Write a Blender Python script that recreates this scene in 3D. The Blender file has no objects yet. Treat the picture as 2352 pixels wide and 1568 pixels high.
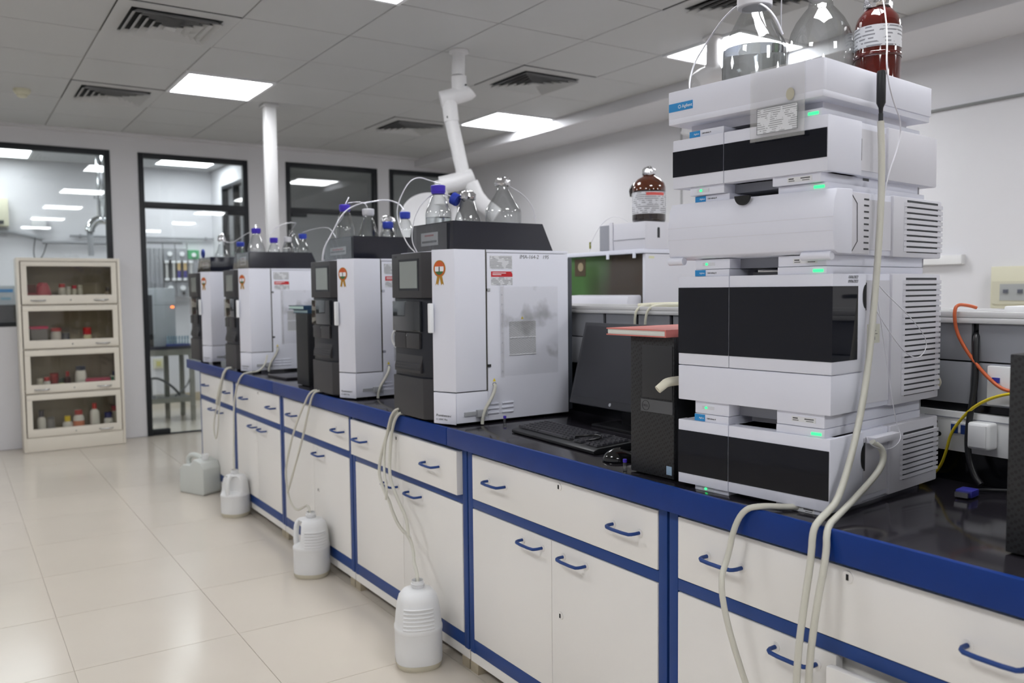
import bpy, bmesh, math, random
from mathutils import Matrix, Vector
random.seed(7)
PI = math.pi
scene = bpy.context.scene
COL = scene.collection

# ------------------------------------------------------------------ camera, world, exposure
FPX, YAW, PITCH, ROLL, ZC = 1946.9, math.radians(33.632), math.radians(3.480), math.radians(0.584), 1.33
fwd = Vector((math.sin(YAW)*math.cos(PITCH), math.cos(YAW)*math.cos(PITCH), -math.sin(PITCH)))
r0 = Vector((math.cos(YAW), -math.sin(YAW), 0)); d0 = fwd.cross(r0)
rt = r0*math.cos(ROLL) + d0*math.sin(ROLL); dn = d0*math.cos(ROLL) - r0*math.sin(ROLL)
cam_data = bpy.data.cameras.new('camera'); cam = bpy.data.objects.new('camera', cam_data); COL.objects.link(cam)
cam_data.sensor_fit = 'HORIZONTAL'; cam_data.sensor_width = 36.0; cam_data.lens = FPX/2352*36.0
cam.matrix_world = Matrix(((rt.x, -dn.x, -fwd.x, 0), (rt.y, -dn.y, -fwd.y, 0), (rt.z, -dn.z, -fwd.z, ZC), (0, 0, 0, 1)))
cam_data.clip_start = 0.05
cam_data.dof.use_dof = True; cam_data.dof.focus_distance = 2.2; cam_data.dof.aperture_fstop = 3.6
scene.camera = cam
world = bpy.data.worlds.new('world'); scene.world = world; world.use_nodes = True
world.node_tree.nodes['Background'].inputs[0].default_value = (0.8, 0.85, 0.9, 1)
world.node_tree.nodes['Background'].inputs[1].default_value = 0.05
scene.view_settings.view_transform = 'Standard'; scene.view_settings.look = 'None'
scene.view_settings.gamma = 1.0; scene.view_settings.use_curve_mapping = False
scene.view_settings.exposure = 0.0
LAMP = 22.5            # radiance of the ceiling panels
scene.cycles.max_bounces = 10; scene.cycles.transparent_max_bounces = 18
scene.cycles.glossy_bounces = 6; scene.cycles.transmission_bounces = 8; scene.cycles.diffuse_bounces = 4
scene.cycles.caustics_reflective = False; scene.cycles.caustics_refractive = False
scene.cycles.sample_clamp_indirect = 4.0

# ------------------------------------------------------------------ materials
def lin(c):
    return tuple(((v/255)/12.92 if v/255 <= 0.04045 else ((v/255+0.055)/1.055)**2.4) for v in c)
MATS = {}
def mat(name, rgb, rough=0.5, metal=0.0, spec=0.5, var=0.0, scale=8.0, bump=0.0, bscale=200.0, coat=0.0, trans=0.0, emit=None, estr=0.0, ior=1.45):
    if name in MATS: return MATS[name]
    m = bpy.data.materials.new(name); m.use_nodes = True; nt = m.node_tree; p = nt.nodes['Principled BSDF']
    c = lin(rgb)
    p.inputs['Base Color'].default_value = (*c, 1); p.inputs['Roughness'].default_value = rough
    p.inputs['Metallic'].default_value = metal; p.inputs['Specular IOR Level'].default_value = spec
    p.inputs['Coat Weight'].default_value = coat; p.inputs['Coat Roughness'].default_value = 0.06
    p.inputs['Transmission Weight'].default_value = trans; p.inputs['IOR'].default_value = ior
    if emit: p.inputs['Emission Color'].default_value = (*lin(emit), 1); p.inputs['Emission Strength'].default_value = estr
    if var or bump:
        tc = nt.nodes.new('ShaderNodeTexCoord')
    if var:
        n = nt.nodes.new('ShaderNodeTexNoise'); n.inputs['Scale'].default_value = scale; n.inputs['Detail'].default_value = 5
        nt.links.new(tc.outputs['Object'], n.inputs['Vector'])
        mx = nt.nodes.new('ShaderNodeMix'); mx.data_type = 'RGBA'
        mx.inputs[6].default_value = (*[v*(1-var) for v in c], 1); mx.inputs[7].default_value = (*[min(1, v*(1+var)) for v in c], 1)
        nt.links.new(n.outputs['Fac'], mx.inputs[0]); nt.links.new(mx.outputs[2], p.inputs['Base Color'])
    if bump:
        n2 = nt.nodes.new('ShaderNodeTexNoise'); n2.inputs['Scale'].default_value = bscale
        nt.links.new(tc.outputs['Object'], n2.inputs['Vector'])
        b = nt.nodes.new('ShaderNodeBump'); b.inputs['Strength'].default_value = bump; b.inputs['Distance'].default_value = 0.002
        nt.links.new(n2.outputs['Fac'], b.inputs['Height']); nt.links.new(b.outputs['Normal'], p.inputs['Normal'])
    MATS[name] = m
    return m
def thin_glass(name, tint=(0.93, 0.96, 0.96), refl=1.0, edge=0.55, rough=0.015, body=None, bodyfac=0.0, power=5.0):
    """a thin clear sheet: straight-through light tinted, Fresnel reflection on top, a little darker on edge"""
    if name in MATS: return MATS[name]
    m = bpy.data.materials.new(name); m.use_nodes = True; nt = m.node_tree; nt.nodes.clear()
    out = nt.nodes.new('ShaderNodeOutputMaterial'); mx = nt.nodes.new('ShaderNodeMixShader')
    tr = nt.nodes.new('ShaderNodeBsdfTransparent'); gl = nt.nodes.new('ShaderNodeBsdfGlossy'); gl.inputs['Roughness'].default_value = rough
    lw = nt.nodes.new('ShaderNodeLayerWeight'); lw.inputs['Blend'].default_value = 0.35
    ec = nt.nodes.new('ShaderNodeMix'); ec.data_type = 'RGBA'
    ec.inputs[6].default_value = (*tint, 1); ec.inputs[7].default_value = (*[v*edge for v in tint], 1)
    nt.links.new(lw.outputs['Facing'], ec.inputs[0]); nt.links.new(ec.outputs[2], tr.inputs['Color'])
    l2 = nt.nodes.new('ShaderNodeLayerWeight'); l2.inputs['Blend'].default_value = 0.5      # Schlick reflectance, the same on both sides of the sheet
    pw_ = nt.nodes.new('ShaderNodeMath'); pw_.operation = 'POWER'; pw_.inputs[1].default_value = power; nt.links.new(l2.outputs['Facing'], pw_.inputs[0])
    mu = nt.nodes.new('ShaderNodeMath'); mu.operation = 'MULTIPLY_ADD'; mu.inputs[1].default_value = 0.9; mu.inputs[2].default_value = 0.042*refl; mu.use_clamp = True
    nt.links.new(pw_.outputs[0], mu.inputs[0]); nt.links.new(mu.outputs[0], mx.inputs[0])
    src = tr
    if body:
        df = nt.nodes.new('ShaderNodeBsdfDiffuse'); df.inputs['Color'].default_value = (*lin(body), 1)
        m2 = nt.nodes.new('ShaderNodeMixShader'); m2.inputs[0].default_value = bodyfac
        nt.links.new(tr.outputs[0], m2.inputs[1]); nt.links.new(df.outputs[0], m2.inputs[2]); src = m2
    nt.links.new(src.outputs[0], mx.inputs[1]); nt.links.new(gl.outputs[0], mx.inputs[2]); nt.links.new(mx.outputs[0], out.inputs[0])
    MATS[name] = m
    return m
def emission(name, rgb, s):
    m = bpy.data.materials.new(name); m.use_nodes = True; nt = m.node_tree; nt.nodes.clear()
    out = nt.nodes.new('ShaderNodeOutputMaterial'); e = nt.nodes.new('ShaderNodeEmission')
    e.inputs[0].default_value = (*lin(rgb), 1); e.inputs[1].default_value = s; nt.links.new(e.outputs[0], out.inputs[0])
    MATS[name] = m; return m
def print_mat(name, paper, ink, lines=60.0, axis=2, thresh=0.62, broken=40.0):
    """paper with rows of small print: horizontal lines broken up by noise"""
    m = bpy.data.materials.new(name); m.use_nodes = True; nt = m.node_tree; p = nt.nodes['Principled BSDF']; p.inputs['Roughness'].default_value = 0.6
    tc = nt.nodes.new('ShaderNodeTexCoord'); sp = nt.nodes.new('ShaderNodeSeparateXYZ'); nt.links.new(tc.outputs['Object'], sp.inputs[0])
    a = nt.nodes.new('ShaderNodeMath'); a.operation = 'MULTIPLY'; a.inputs[1].default_value = lines; nt.links.new(sp.outputs[axis], a.inputs[0])
    f = nt.nodes.new('ShaderNodeMath'); f.operation = 'FRACT'; nt.links.new(a.outputs[0], f.inputs[0])
    g = nt.nodes.new('ShaderNodeMath'); g.operation = 'GREATER_THAN'; g.inputs[1].default_value = thresh; nt.links.new(f.outputs[0], g.inputs[0])
    n = nt.nodes.new('ShaderNodeTexNoise'); n.inputs['Scale'].default_value = broken; nt.links.new(tc.outputs['Object'], n.inputs['Vector'])
    h = nt.nodes.new('ShaderNodeMath'); h.operation = 'GREATER_THAN'; h.inputs[1].default_value = 0.47; nt.links.new(n.outputs['Fac'], h.inputs[0])
    k = nt.nodes.new('ShaderNodeMath'); k.operation = 'MULTIPLY'; nt.links.new(g.outputs[0], k.inputs[0]); nt.links.new(h.outputs[0], k.inputs[1])
    mx = nt.nodes.new('ShaderNodeMix'); mx.data_type = 'RGBA'; mx.inputs[6].default_value = (*lin(paper), 1); mx.inputs[7].default_value = (*lin(ink), 1)
    nt.links.new(k.outputs[0], mx.inputs[0]); nt.links.new(mx.outputs[2], p.inputs['Base Color'])
    MATS[name] = m; return m
def perforated(name, base, hole, scale=260.0, rough=0.5, thresh=0.30, bumpy=False):
    m = bpy.data.materials.new(name); m.use_nodes = True; nt = m.node_tree; p = nt.nodes['Principled BSDF']; p.inputs['Roughness'].default_value = rough
    tc = nt.nodes.new('ShaderNodeTexCoord'); v = nt.nodes.new('ShaderNodeTexVoronoi'); v.inputs['Scale'].default_value = scale; v.inputs['Randomness'].default_value = 0.0
    mp = nt.nodes.new('ShaderNodeMapping'); mp.inputs['Rotation'].default_value = (0.785, 0.785, 0.3)
    nt.links.new(tc.outputs['Object'], mp.inputs[0]); nt.links.new(mp.outputs[0], v.inputs['Vector'])
    g = nt.nodes.new('ShaderNodeMath'); g.operation = 'GREATER_THAN'; g.inputs[1].default_value = thresh; nt.links.new(v.outputs['Distance'], g.inputs[0])
    mx = nt.nodes.new('ShaderNodeMix'); mx.data_type = 'RGBA'; mx.inputs[6].default_value = (*lin(hole), 1); mx.inputs[7].default_value = (*lin(base), 1)
    nt.links.new(g.outputs[0], mx.inputs[0]); nt.links.new(mx.outputs[2], p.inputs['Base Color'])
    if bumpy:
        b = nt.nodes.new('ShaderNodeBump'); b.inputs['Strength'].default_value = 0.6; b.inputs['Distance'].default_value = 0.002
        nt.links.new(g.outputs[0], b.inputs['Height']); nt.links.new(b.outputs[0], p.inputs['Normal'])
    MATS[name] = m; return m

WALL = mat('wall_paint', (217, 217, 221), 0.75, var=0.02, scale=3)
CEILM = mat('ceiling_tile_paint', (194, 195, 196), 0.55, spec=0.3, var=0.02, scale=4)
TGRID = mat('ceiling_grid_paint', (150, 151, 149), 0.6)
TILE = mat('floor_tile_polished', (204, 196, 184), 0.16, var=0.05, scale=2.5, spec=0.28)
BLACKF = mat('black_frame', (20, 24, 30), 0.45)
CABW = mat('cabinet_white_enamel', (241, 239, 236), 0.38, var=0.025, scale=3)
CABB = mat('cabinet_blue_enamel', (36, 68, 132), 0.36, spec=0.35, var=0.12, scale=9)
RIMB = mat('rim_blue_enamel', (14, 52, 126), 0.34, spec=0.3, var=0.14, scale=11)
TOPB = mat('black_granite', (36, 34, 39), 0.12, var=0.25, scale=120, spec=0.5)
SPLASH = mat('black_splash', (17, 18, 22), 0.15)
TAN = mat('tan_filler', (178, 166, 138), 0.7, var=0.1, scale=30)
FEETM = mat('grimy_foot', (170, 160, 140), 0.7, var=0.15, scale=40)
INSTW = mat('instrument_white', (226, 228, 240), 0.45, var=0.012, scale=5)
INSTL = mat('instrument_light_grey', (214, 214, 222), 0.5)
INSTG = mat('instrument_mid_grey', (150, 152, 160), 0.5)
LCW = mat('analyser_white', (227, 229, 240), 0.42, var=0.012, scale=6)
LCD = mat('analyser_charcoal', (54, 53, 56), 0.45)
LCDD = mat('analyser_dark_navy', (28, 31, 40), 0.35)
TRAYB = mat('tray_black_gloss', (24, 26, 38), 0.12, coat=0.3, bump=0.05, bscale=14)
SCREEN = mat('touch_screen_grey', (146, 152, 150), 0.2)
DGLASS = mat('dark_window_glass', (9, 12, 22), 0.05, spec=0.4)
DARK = mat('dark_recess', (16, 17, 19), 0.6)
SLIT = mat('dark_slit', (45, 48, 52), 0.6)
SEAM = mat('seam_brown', (70, 68, 62), 0.6)
STEEL = mat('steel', (190, 192, 195), 0.2, metal=1.0)
CHROME = mat('chrome', (210, 212, 214), 0.08, metal=1.0)
FOIL = mat('aluminium_foil', (215, 215, 218), 0.22, metal=1.0, bump=0.9, bscale=90)
BLUECAP = mat('blue_cap', (38, 62, 172), 0.45)
VIOLCAP = mat('violet_cap', (62, 40, 178), 0.45)
GREYCAP = mat('grey_cap', (206, 206, 212), 0.5)
LOGOB = mat('logo_blue', (40, 140, 205), 0.5)
WHITEP = mat('white_print', (240, 242, 245), 0.5)
INK = mat('black_ink', (40, 40, 44), 0.6)
INKG = mat('grey_ink', (110, 112, 116), 0.6)
RED = mat('label_red', (196, 36, 44), 0.5)
PAPER = mat('paper', (226, 227, 230), 0.7)
HOSE = mat('milky_hose', (228, 226, 214), 0.35, trans=0.25, spec=0.4)
TUBEW = mat('clear_white_tubing', (232, 232, 240), 0.3, trans=0.08)
HDPE = mat('white_hdpe', (232, 233, 234), 0.45, trans=0.05, var=0.015, scale=10)
HDPE2 = mat('translucent_hdpe', (222, 226, 222), 0.4, trans=0.2)
GRIME = mat('grimy_base', (205, 200, 182), 0.6)
PANELG = mat('spine_grey_panel', (148, 150, 156), 0.5, var=0.03, scale=4)
LEDGE = mat('spine_ledge', (205, 205, 206), 0.4)
SOCKW = mat('socket_white', (228, 229, 230), 0.35)
CREAM = mat('cream_plastic', (214, 212, 190), 0.5)
CREAMC = mat('cream_enamel', (222, 216, 204), 0.45, var=0.02, scale=4)
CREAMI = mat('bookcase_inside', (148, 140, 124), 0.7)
BLK = mat('black_plastic', (26, 27, 30), 0.4)
BLKG = mat('black_gloss_plastic', (14, 14, 17), 0.1, coat=0.4)
KEYM = mat('key_black', (48, 48, 54), 0.45)
MESHB = perforated('black_grille', (33, 34, 37), (10, 10, 12), 130.0, 0.5, 0.42, True)
GRILL = perforated('grey_perforated_grille', (214, 215, 220), (128, 130, 134), 290.0, 0.5, 0.46)
WATER = mat('clear_liquid', (245, 250, 252), 0.0, trans=1.0, ior=1.33)
GLASS = thin_glass('bottle_glass', (0.97, 0.985, 0.985), 2.6, 0.52, power=3.2)
WGLASS = thin_glass('window_glass', (0.955, 0.975, 0.97), 1.8, 0.9)
CGLASS = thin_glass('cabinet_glass', (0.93, 0.92, 0.88), 1.0, 0.85)
AMBER = mat('amber_glass_full', (84, 16, 10), 0.04, coat=1.0, trans=0.2)
AMBERD = mat('amber_glass_dark', (30, 15, 9), 0.05, coat=1.0)
AMBERT = mat('amber_glass_shoulder', (84, 38, 16), 0.05, coat=1.0)
SLEEVE = thin_glass('plastic_sleeve', (0.998, 0.998, 0.998), 0.8, 0.97, 0.1, (252, 252, 252), 0.16)
SLEEVEC = thin_glass('plastic_sleeve_clear', (0.985, 0.985, 0.985), 1.0, 0.95, 0.06, (240, 240, 244), 0.15)
PRINT = print_mat('small_print', (214, 216, 220), (120, 122, 128), 190.0)
PRINTF = print_mat('form_print', (222, 224, 228), (150, 153, 158), 230.0, 2, 0.62, 60.0)
PRINTL = print_mat('bottle_label_print', (206, 207, 212), (128, 128, 134), 120.0, 2, 0.6, 50.0)
LEDG = emission('green_led', (60, 235, 130), 2.2)
LEDO = emission('orange_led', (255, 130, 70), 3.0)
PANEL_LIGHT = emission('panel_light', (252, 253, 255), LAMP)
BACK_LIGHT = emission('back_room_light', (248, 252, 255), LAMP*0.75)
BACK_DIM = emission('back_room_dim_light', (248, 252, 255), LAMP*0.45)

# ------------------------------------------------------------------ mesh helpers
class MB:
    def __init__(s): s.v = []; s.f = []
    def add(s, vs, fs):
        k = len(s.v); s.v += [tuple(q) for q in vs]; s.f += [tuple(i+k for i in f) for f in fs]; return s
    def box(s, x0, x1, y0, y1, z0, z1):
        vs = [(x, y, z) for z in (z0, z1) for y in (y0, y1) for x in (x0, x1)]
        return s.add(vs, [(0, 2, 3, 1), (4, 5, 7, 6), (0, 1, 5, 4), (2, 6, 7, 3), (0, 4, 6, 2), (1, 3, 7, 5)])
    def frustum(s, b, t, z0, z1):       # b,t = (x0,x1,y0,y1)
        vs = [(x, y, z0) for y in b[2:] for x in b[:2]] + [(x, y, z1) for y in t[2:] for x in t[:2]]
        return s.add(vs, [(0, 2, 3, 1), (4, 5, 7, 6), (0, 1, 5, 4), (2, 6, 7, 3), (0, 4, 6, 2), (1, 3, 7, 5)])
    def prism(s, pts, o, ex, ey, ez, depth):
        """2-D outline pts (ccw seen from +ez) placed at o with axes ex,ey, extruded along ez by depth"""
        o, ex, ey, ez = Vector(o), Vector(ex), Vector(ey), Vector(ez); n = len(pts)
        a = [o+ex*p[0]+ey*p[1] for p in pts]; b = [q+ez*depth for q in a]
        fs = [tuple(range(n-1, -1, -1)), tuple(range(n, 2*n))] + [(i, (i+1) % n, n+(i+1) % n, n+i) for i in range(n)]
        return s.add(a+b, fs)
    def lathe(s, prof, n=28, c=(0, 0, 0), p=2.0, cap=True, sx=1.0, sy=1.0):
        cx, cy, cz = c; vs = []
        for r, z in prof:
            for i in range(n):
                a = 2*PI*i/n; co, si = math.cos(a), math.sin(a)
                k = 1.0 if p == 2.0 else (abs(co)**p+abs(si)**p)**(-1.0/p)
                vs.append((cx+r*k*co*sx, cy+r*k*si*sy, cz+z))
        fs = [(j*n+i, j*n+(i+1) % n, (j+1)*n+(i+1) % n, (j+1)*n+i) for j in range(len(prof)-1) for i in range(n)]
        if cap:
            fs.append(tuple(range(n-1, -1, -1))); m = (len(prof)-1)*n; fs.append(tuple(range(m, m+n)))
        return s.add(vs, fs)
    def tube(s, pts, r, n=8, cap=True, smooth=0):
        P = [Vector(q) for q in pts]
        for _ in range(smooth):
            Q = [P[0]]
            for a, b in zip(P, P[1:]): Q += [a*0.75+b*0.25, a*0.25+b*0.75]
            P = Q+[P[-1]]
        t0 = (P[1]-P[0]).normalized(); up = Vector((0, 0, 1)) if abs(t0.z) < 0.9 else Vector((1, 0, 0))
        u = t0.cross(up).normalized(); vs = []; rr = r if isinstance(r, (list, tuple)) else None
        for i, q in enumerate(P):
            t = ((P[min(i+1, len(P)-1)]-P[max(i-1, 0)])).normalized()
            u = (u-t*u.dot(t)).normalized(); w = t.cross(u)
            rad = (rr[0]+(rr[1]-rr[0])*i/(len(P)-1)) if rr else r
            vs += [q+u*(rad*math.cos(2*PI*k/n))+w*(rad*math.sin(2*PI*k/n)) for k in range(n)]
        fs = [(j*n+i, j*n+(i+1) % n, (j+1)*n+(i+1) % n, (j+1)*n+i) for j in range(len(P)-1) for i in range(n)]
        if cap: fs += [tuple(range(n-1, -1, -1)), tuple(range((len(P)-1)*n, len(P)*n))]
        return s.add(vs, fs)
    def disc(s, o, ex, ey, rx, ry, depth, n=24, a0=0.0, a1=2*PI):
        ez = Vector(ex).cross(Vector(ey)); full = abs(a1-a0-2*PI) < 1e-6
        pts = [(rx*math.cos(a0+(a1-a0)*i/(n if full else n-1)), ry*math.sin(a0+(a1-a0)*i/(n if full else n-1))) for i in range(n)]
        return s.prism(pts, o, ex, ey, ez, depth)
    def build(s, name, m, parent=None, bev=0.0, seg=2, smooth=None, loc=None, rotz=0.0):
        me = bpy.data.meshes.new(name)
        me.from_pydata([tuple(q) for q in s.v], [], s.f); me.update()
        bm = bmesh.new(); bm.from_mesh(me)
        bmesh.ops.recalc_face_normals(bm, faces=bm.faces)
        if bev:
            es = [e for e in bm.edges if len(e.link_faces) == 2 and e.calc_face_angle(0) > 0.5]
            bmesh.ops.bevel(bm, geom=es, offset=bev, segments=seg, affect='EDGES', profile=0.6, clamp_overlap=True)
        bm.to_mesh(me); bm.free()
        if smooth or bev:
            for p in me.polygons: p.use_smooth = True
            me.set_sharp_from_angle(angle=math.radians(smooth or 40))
        me.materials.append(MATS[m] if isinstance(m, str) else m)
        o = bpy.data.objects.new(name, me); COL.objects.link(o)
        if parent: o.parent = parent
        if loc: o.location = loc
        if rotz: o.rotation_euler.z = rotz
        return o
def B(*a): return MB().box(*a)
def tag(o, label=None, cat=None, group=None, kind=None):
    if label: o['label'] = label
    if cat: o['category'] = cat
    if group: o['group'] = group
    if kind: o['kind'] = kind
    return o
def thing(name, label, cat, loc=(0, 0, 0), rotz=0.0, group=None, kind=None):
    o = bpy.data.objects.new(name, None); COL.objects.link(o); o.location = loc; o.rotation_euler.z = rotz
    o.empty_display_size = 0.1
    return tag(o, label, cat, group, kind)
def struct(name, label=None, loc=(0, 0, 0)):
    o = bpy.data.objects.new(name, None); COL.objects.link(o); o.location = loc; o['kind'] = 'structure'
    if label: o['label'] = label
    return o
def share(src, name, parent, loc, rotz=0.0):
    o = bpy.data.objects.new(name, src.data); COL.objects.link(o); o.parent = parent; o.location = loc; o.rotation_euler.z = rotz
    return o
FACES = {'-X': (Vector((0, -1, 0)), Vector((0, 0, 1)), Vector((-1, 0, 0))), '-Y': (Vector((1, 0, 0)), Vector((0, 0, 1)), Vector((0, -1, 0)))}
def text(name, body, size, o, face, m, parent, ex=None, slant=0.0, xs=1.0):
    cu = bpy.data.curves.new('lettering', 'FONT'); cu.body = body; cu.size = size; cu.extrude = 0.0002; cu.shear = slant; cu.resolution_u = 3
    to = bpy.data.objects.new('lettering', cu); COL.objects.link(to)
    me = bpy.data.meshes.new_from_object(to); bpy.data.objects.remove(to)
    ax, ay, az = FACES[face] if ex is None else (Vector(ex).normalized(), Vector((0, 0, 1)), Vector(ex).normalized().cross(Vector((0, 0, 1))))
    o = Vector(o)
    for v in me.vertices: v.co = o+ax*(v.co.x*xs)+ay*v.co.y+az*v.co.z
    me.name = name; me.materials.clear(); me.materials.append(m)
    ob = bpy.data.objects.new(name, me); COL.objects.link(ob); ob.parent = parent
    return ob
# ------------------------------------------------------------------ the room
XL, XR, YR, YB, ZT = -2.6, 4.9, -6.0, 8.43, 2.77
YFAR = 10.95
floor = B(XL, XR, YR, YFAR, -0.06, -0.003).build('floor', TILE); tag(floor, 'polished beige floor tiles with thin joints', kind='structure')
TX0, TY0, TSX, TSY = 0.895, 2.70, 0.575, 0.598
tile0 = None
for i in range(-3, 2):
    for j in range(-3, 10):
        x0, y0 = TX0+i*TSX, TY0+j*TSY
        if y0+TSY > YB+0.02: continue
        if tile0 is None:
            tile0 = B(0.0012, TSX-0.0012, 0.0012, TSY-0.0012, -0.0035, 0.0).build('floor_tile', TILE, floor, loc=(x0, y0, 0))
        else: share(tile0, 'floor_tile', floor, (x0, y0, 0))
ceiling = B(XL, 4.345, YR, YB+0.1, ZT+0.006, ZT+0.10).build('ceiling', TGRID); tag(ceiling, 'grey square ceiling tiles in a thin grid', kind='structure')
CX0, CY0, CSX, CSY = 1.355, 3.93, 0.598, 0.63
lights_cells = {(i, j) for i in (-4, 0, 4) for j in (-13, -9, -5, -1, 3)}
vent_cells = [(-1, 1), (-1, 4), (3, 1), (3, 4), (3, -2)]
ct0 = None
for i in range(-7, 5):
    for j in range(-6, 7):
        if (i, j) in lights_cells or (i, j) in vent_cells: continue
        x0, y0 = CX0+i*CSX, CY0+j*CSY
        if ct0 is None:
            ct0 = B(0.004, CSX-0.004, 0.004, CSY-0.004, 0.0, 0.008).build('ceiling_tile', CEILM, ceiling, loc=(x0, y0, ZT))
        else: share(ct0, 'ceiling_tile', ceiling, (x0, y0, ZT))
tag(B(4.345, XR, YR, YB, 2.685, 2.87).build('trim_1', WALL), 'plaster drop along the right-hand ceiling edge', kind='structure')
tag(B(XL, 4.345, YB-0.115, YB, 2.755, 2.79).build('trim_2', WALL), 'thin plaster band over the glazed wall', kind='structure')
tag(B(XR, XR+0.1, YR, YFAR, 0, 2.9).build('wall_right', WALL), 'plain white wall behind the benches', kind='structure')
tag(B(XL-0.1, XL, YR, YFAR, 0, 2.9).build('wall_left', WALL), kind='structure')
tag(B(XL-0.1, XR+0.1, YR-0.1, YR, 0, 2.9).build('wall_front', WALL), kind='structure')
tag(B(XL, XR, YFAR, YFAR+0.1, 0, 2.9).build('wall_far', WALL), 'white wall of the room behind the glass', kind='structure')
tag(B(XL, XR, YB+0.1, YFAR, 2.83, 2.9).build('ceiling_far', CEILM), kind='structure')
tag(B(XL, XR, YFAR-0.015, YFAR, 0, 0.10).build('baseboard_far', mat('baseboard_tan', (176, 164, 140), 0.5)), kind='structure')
# back wall with its openings
def holed_wall(name, xs, zs, holes, y0, y1, m):
    mb = MB(); xs = sorted(set(xs)); zs = sorted(set(zs)); idx = {}
    for k, y in enumerate((y0, y1)):
        for a, x in enumerate(xs):
            for b, z in enumerate(zs): idx[(a, b, k)] = len(mb.v); mb.v.append((x, y, z))
    solid = {}
    for a in range(len(xs)-1):
        for b in range(len(zs)-1):
            cx, cz = (xs[a]+xs[a+1])/2, (zs[b]+zs[b+1])/2
            solid[(a, b)] = not any(h[0] < cx < h[1] and h[2] < cz < h[3] for h in holes)
    for (a, b), s_ in solid.items():
        if not s_: continue
        q = lambda aa, bb, k: idx[(aa, bb, k)]
        mb.f.append((q(a, b, 0), q(a+1, b, 0), q(a+1, b+1, 0), q(a, b+1, 0))); mb.f.append((q(a, b, 1), q(a, b+1, 1), q(a+1, b+1, 1), q(a+1, b, 1)))
        for da, db, e in ((-1, 0, ((a, b), (a, b+1))), (1, 0, ((a+1, b+1), (a+1, b))), (0, -1, ((a+1, b), (a, b))), (0, 1, ((a, b+1), (a+1, b+1)))):
            if not solid.get((a+da, b+db), False):
                (a1, b1), (a2, b2) = e; mb.f.append((q(a1, b1, 0), q(a2, b2, 0), q(a2, b2, 1), q(a1, b1, 1)))
    return mb.build(name, m)
holes = [(-1.2, 1.275, 1.06, 2.622), (1.508, 2.510, 0.0, 2.622), (2.890, 3.893, 0.0, 2.638), (4.033, 4.86, 0.0, 2.645)]
wb = holed_wall('wall_back', [XL, XR]+[h[k] for h in holes for k in (0, 1)], [0, 2.87]+[h[k] for h in holes for k in (2, 3)], holes, YB, YB+0.10, WALL)
tag(wb, 'pale grey wall with black framed glazing', kind='structure')
FT, FD0, FD1 = 0.048, YB-0.008, YB+0.055
def frame_piece(par, x0, x1, z0, z1, name='frame_bar', d0=FD0, d1=FD1): return B(x0, x1, d0, d1, z0, z1).build(name, BLACKF, par, bev=0.003)
def glazing(name, label, h, transom=None, mid=None, leaf=None, bottom=True):
    st = struct(name, label); x0, x1, z0, z1 = h
    frame_piece(st, x0, x0+FT, z0, z1); frame_piece(st, x1-FT, x1, z0, z1); frame_piece(st, x0+FT, x1-FT, z1-FT, z1)
    if bottom: frame_piece(st, x0+FT, x1-FT, z0, z0+0.04)
    if transom:
        frame_piece(st, x0+FT, x1-FT, transom[0], transom[1], 'transom_bar')
        B(x0+FT, x1-FT, YB+0.02, YB+0.028, transom[1], z1-FT).build('pane', WGLASS, st)
        B(x0+FT+0.003, x1-FT-0.003, YB+0.02, YB+0.028, z0+0.012, transom[0]-0.003).build('pane', WGLASS, st)
        B(x0+FT, x1-FT, YB+0.005, YB+0.04, z0, z0+0.011).build('threshold_strip', BLACKF, st)
        px, qx = (x0+FT, x0+FT+0.155) if leaf == 'L' else (x1-FT-0.155, x1-FT)
        frame_piece(st, px, qx, z0+0.011, z0+0.055, 'patch_fitting'); 
        tx = (x1-FT-0.16, x1-FT) if leaf == 'L' else (x0+FT, x0+FT+0.16)
        frame_piece(st, tx[0], tx[1], transom[0]-0.035, transom[0], 'patch_fitting', YB-0.02, YB+0.06)
    else:
        B(x0+FT, x1-FT, YB+0.02, YB+0.028, z0+0.03, z1-FT).build('pane', WGLASS, st)
    return st
glazing('window_1', 'wide black framed window behind the cream cabinet', holes[0])
glazing('door_1', 'glass door in black frame with glazed transom', holes[1], (2.120, 2.178), leaf='L', bottom=False)
glazing('door_2', 'dim glass door in black frame behind the solvent bottles', holes[2], (2.130, 2.185), leaf='R', bottom=False)
glazing('window_2', 'narrow black framed glazing by the right wall', holes[3], bottom=True)
# right wall fittings
tag(B(4.893, 4.9, 4.90, 4.915, 0.9, 2.685).build('trim_3', mat('joint_grey', (165, 166, 168), 0.7)), kind='structure')
tag(B(4.885, 4.9, 0.5, 4.0, 2.350, 2.364).build('trim_4', mat('dark_trim', (128, 130, 130), 0.6)), 'thin dark horizontal strip on the right wall', kind='structure')
th = thing('cable_trunking', 'white plastic cable trunking on the wall right of the instrument tower', 'trunking', (4.9, 2.64, 1.48))
B(-0.035, -0.0005, 0, 1.6, -0.027, 0.026).build('channel', SOCKW, th, bev=0.002); B(-0.036, 0, -0.004, 0.0, -0.028, 0.027).build('end_cap', LEDGE, th)
th = thing('breaker_box', 'cream circuit breaker box with grey switches on the right wall', 'breaker box', (4.9, 2.46, 1.20))
B(-0.06, -0.0005, -0.36, 0.0, 0, 0.232).build('housing', CREAM, th, bev=0.006)
B(-0.066, -0.06, -0.345, -0.012, 0.025, 0.15).build('front_plate', mat('cream_plate', (200, 198, 178), 0.5), th)
B(-0.069, -0.066, -0.30, -0.055, 0.045, 0.135).build('window', mat('breaker_window', (165, 168, 168), 0.25), th)
for k in range(3): B(-0.075, -0.069, -0.10-k*0.075, -0.075-k*0.075, 0.085, 0.105).build('toggle', mat('toggle_grey', (90, 94, 104), 0.4), th)
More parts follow.
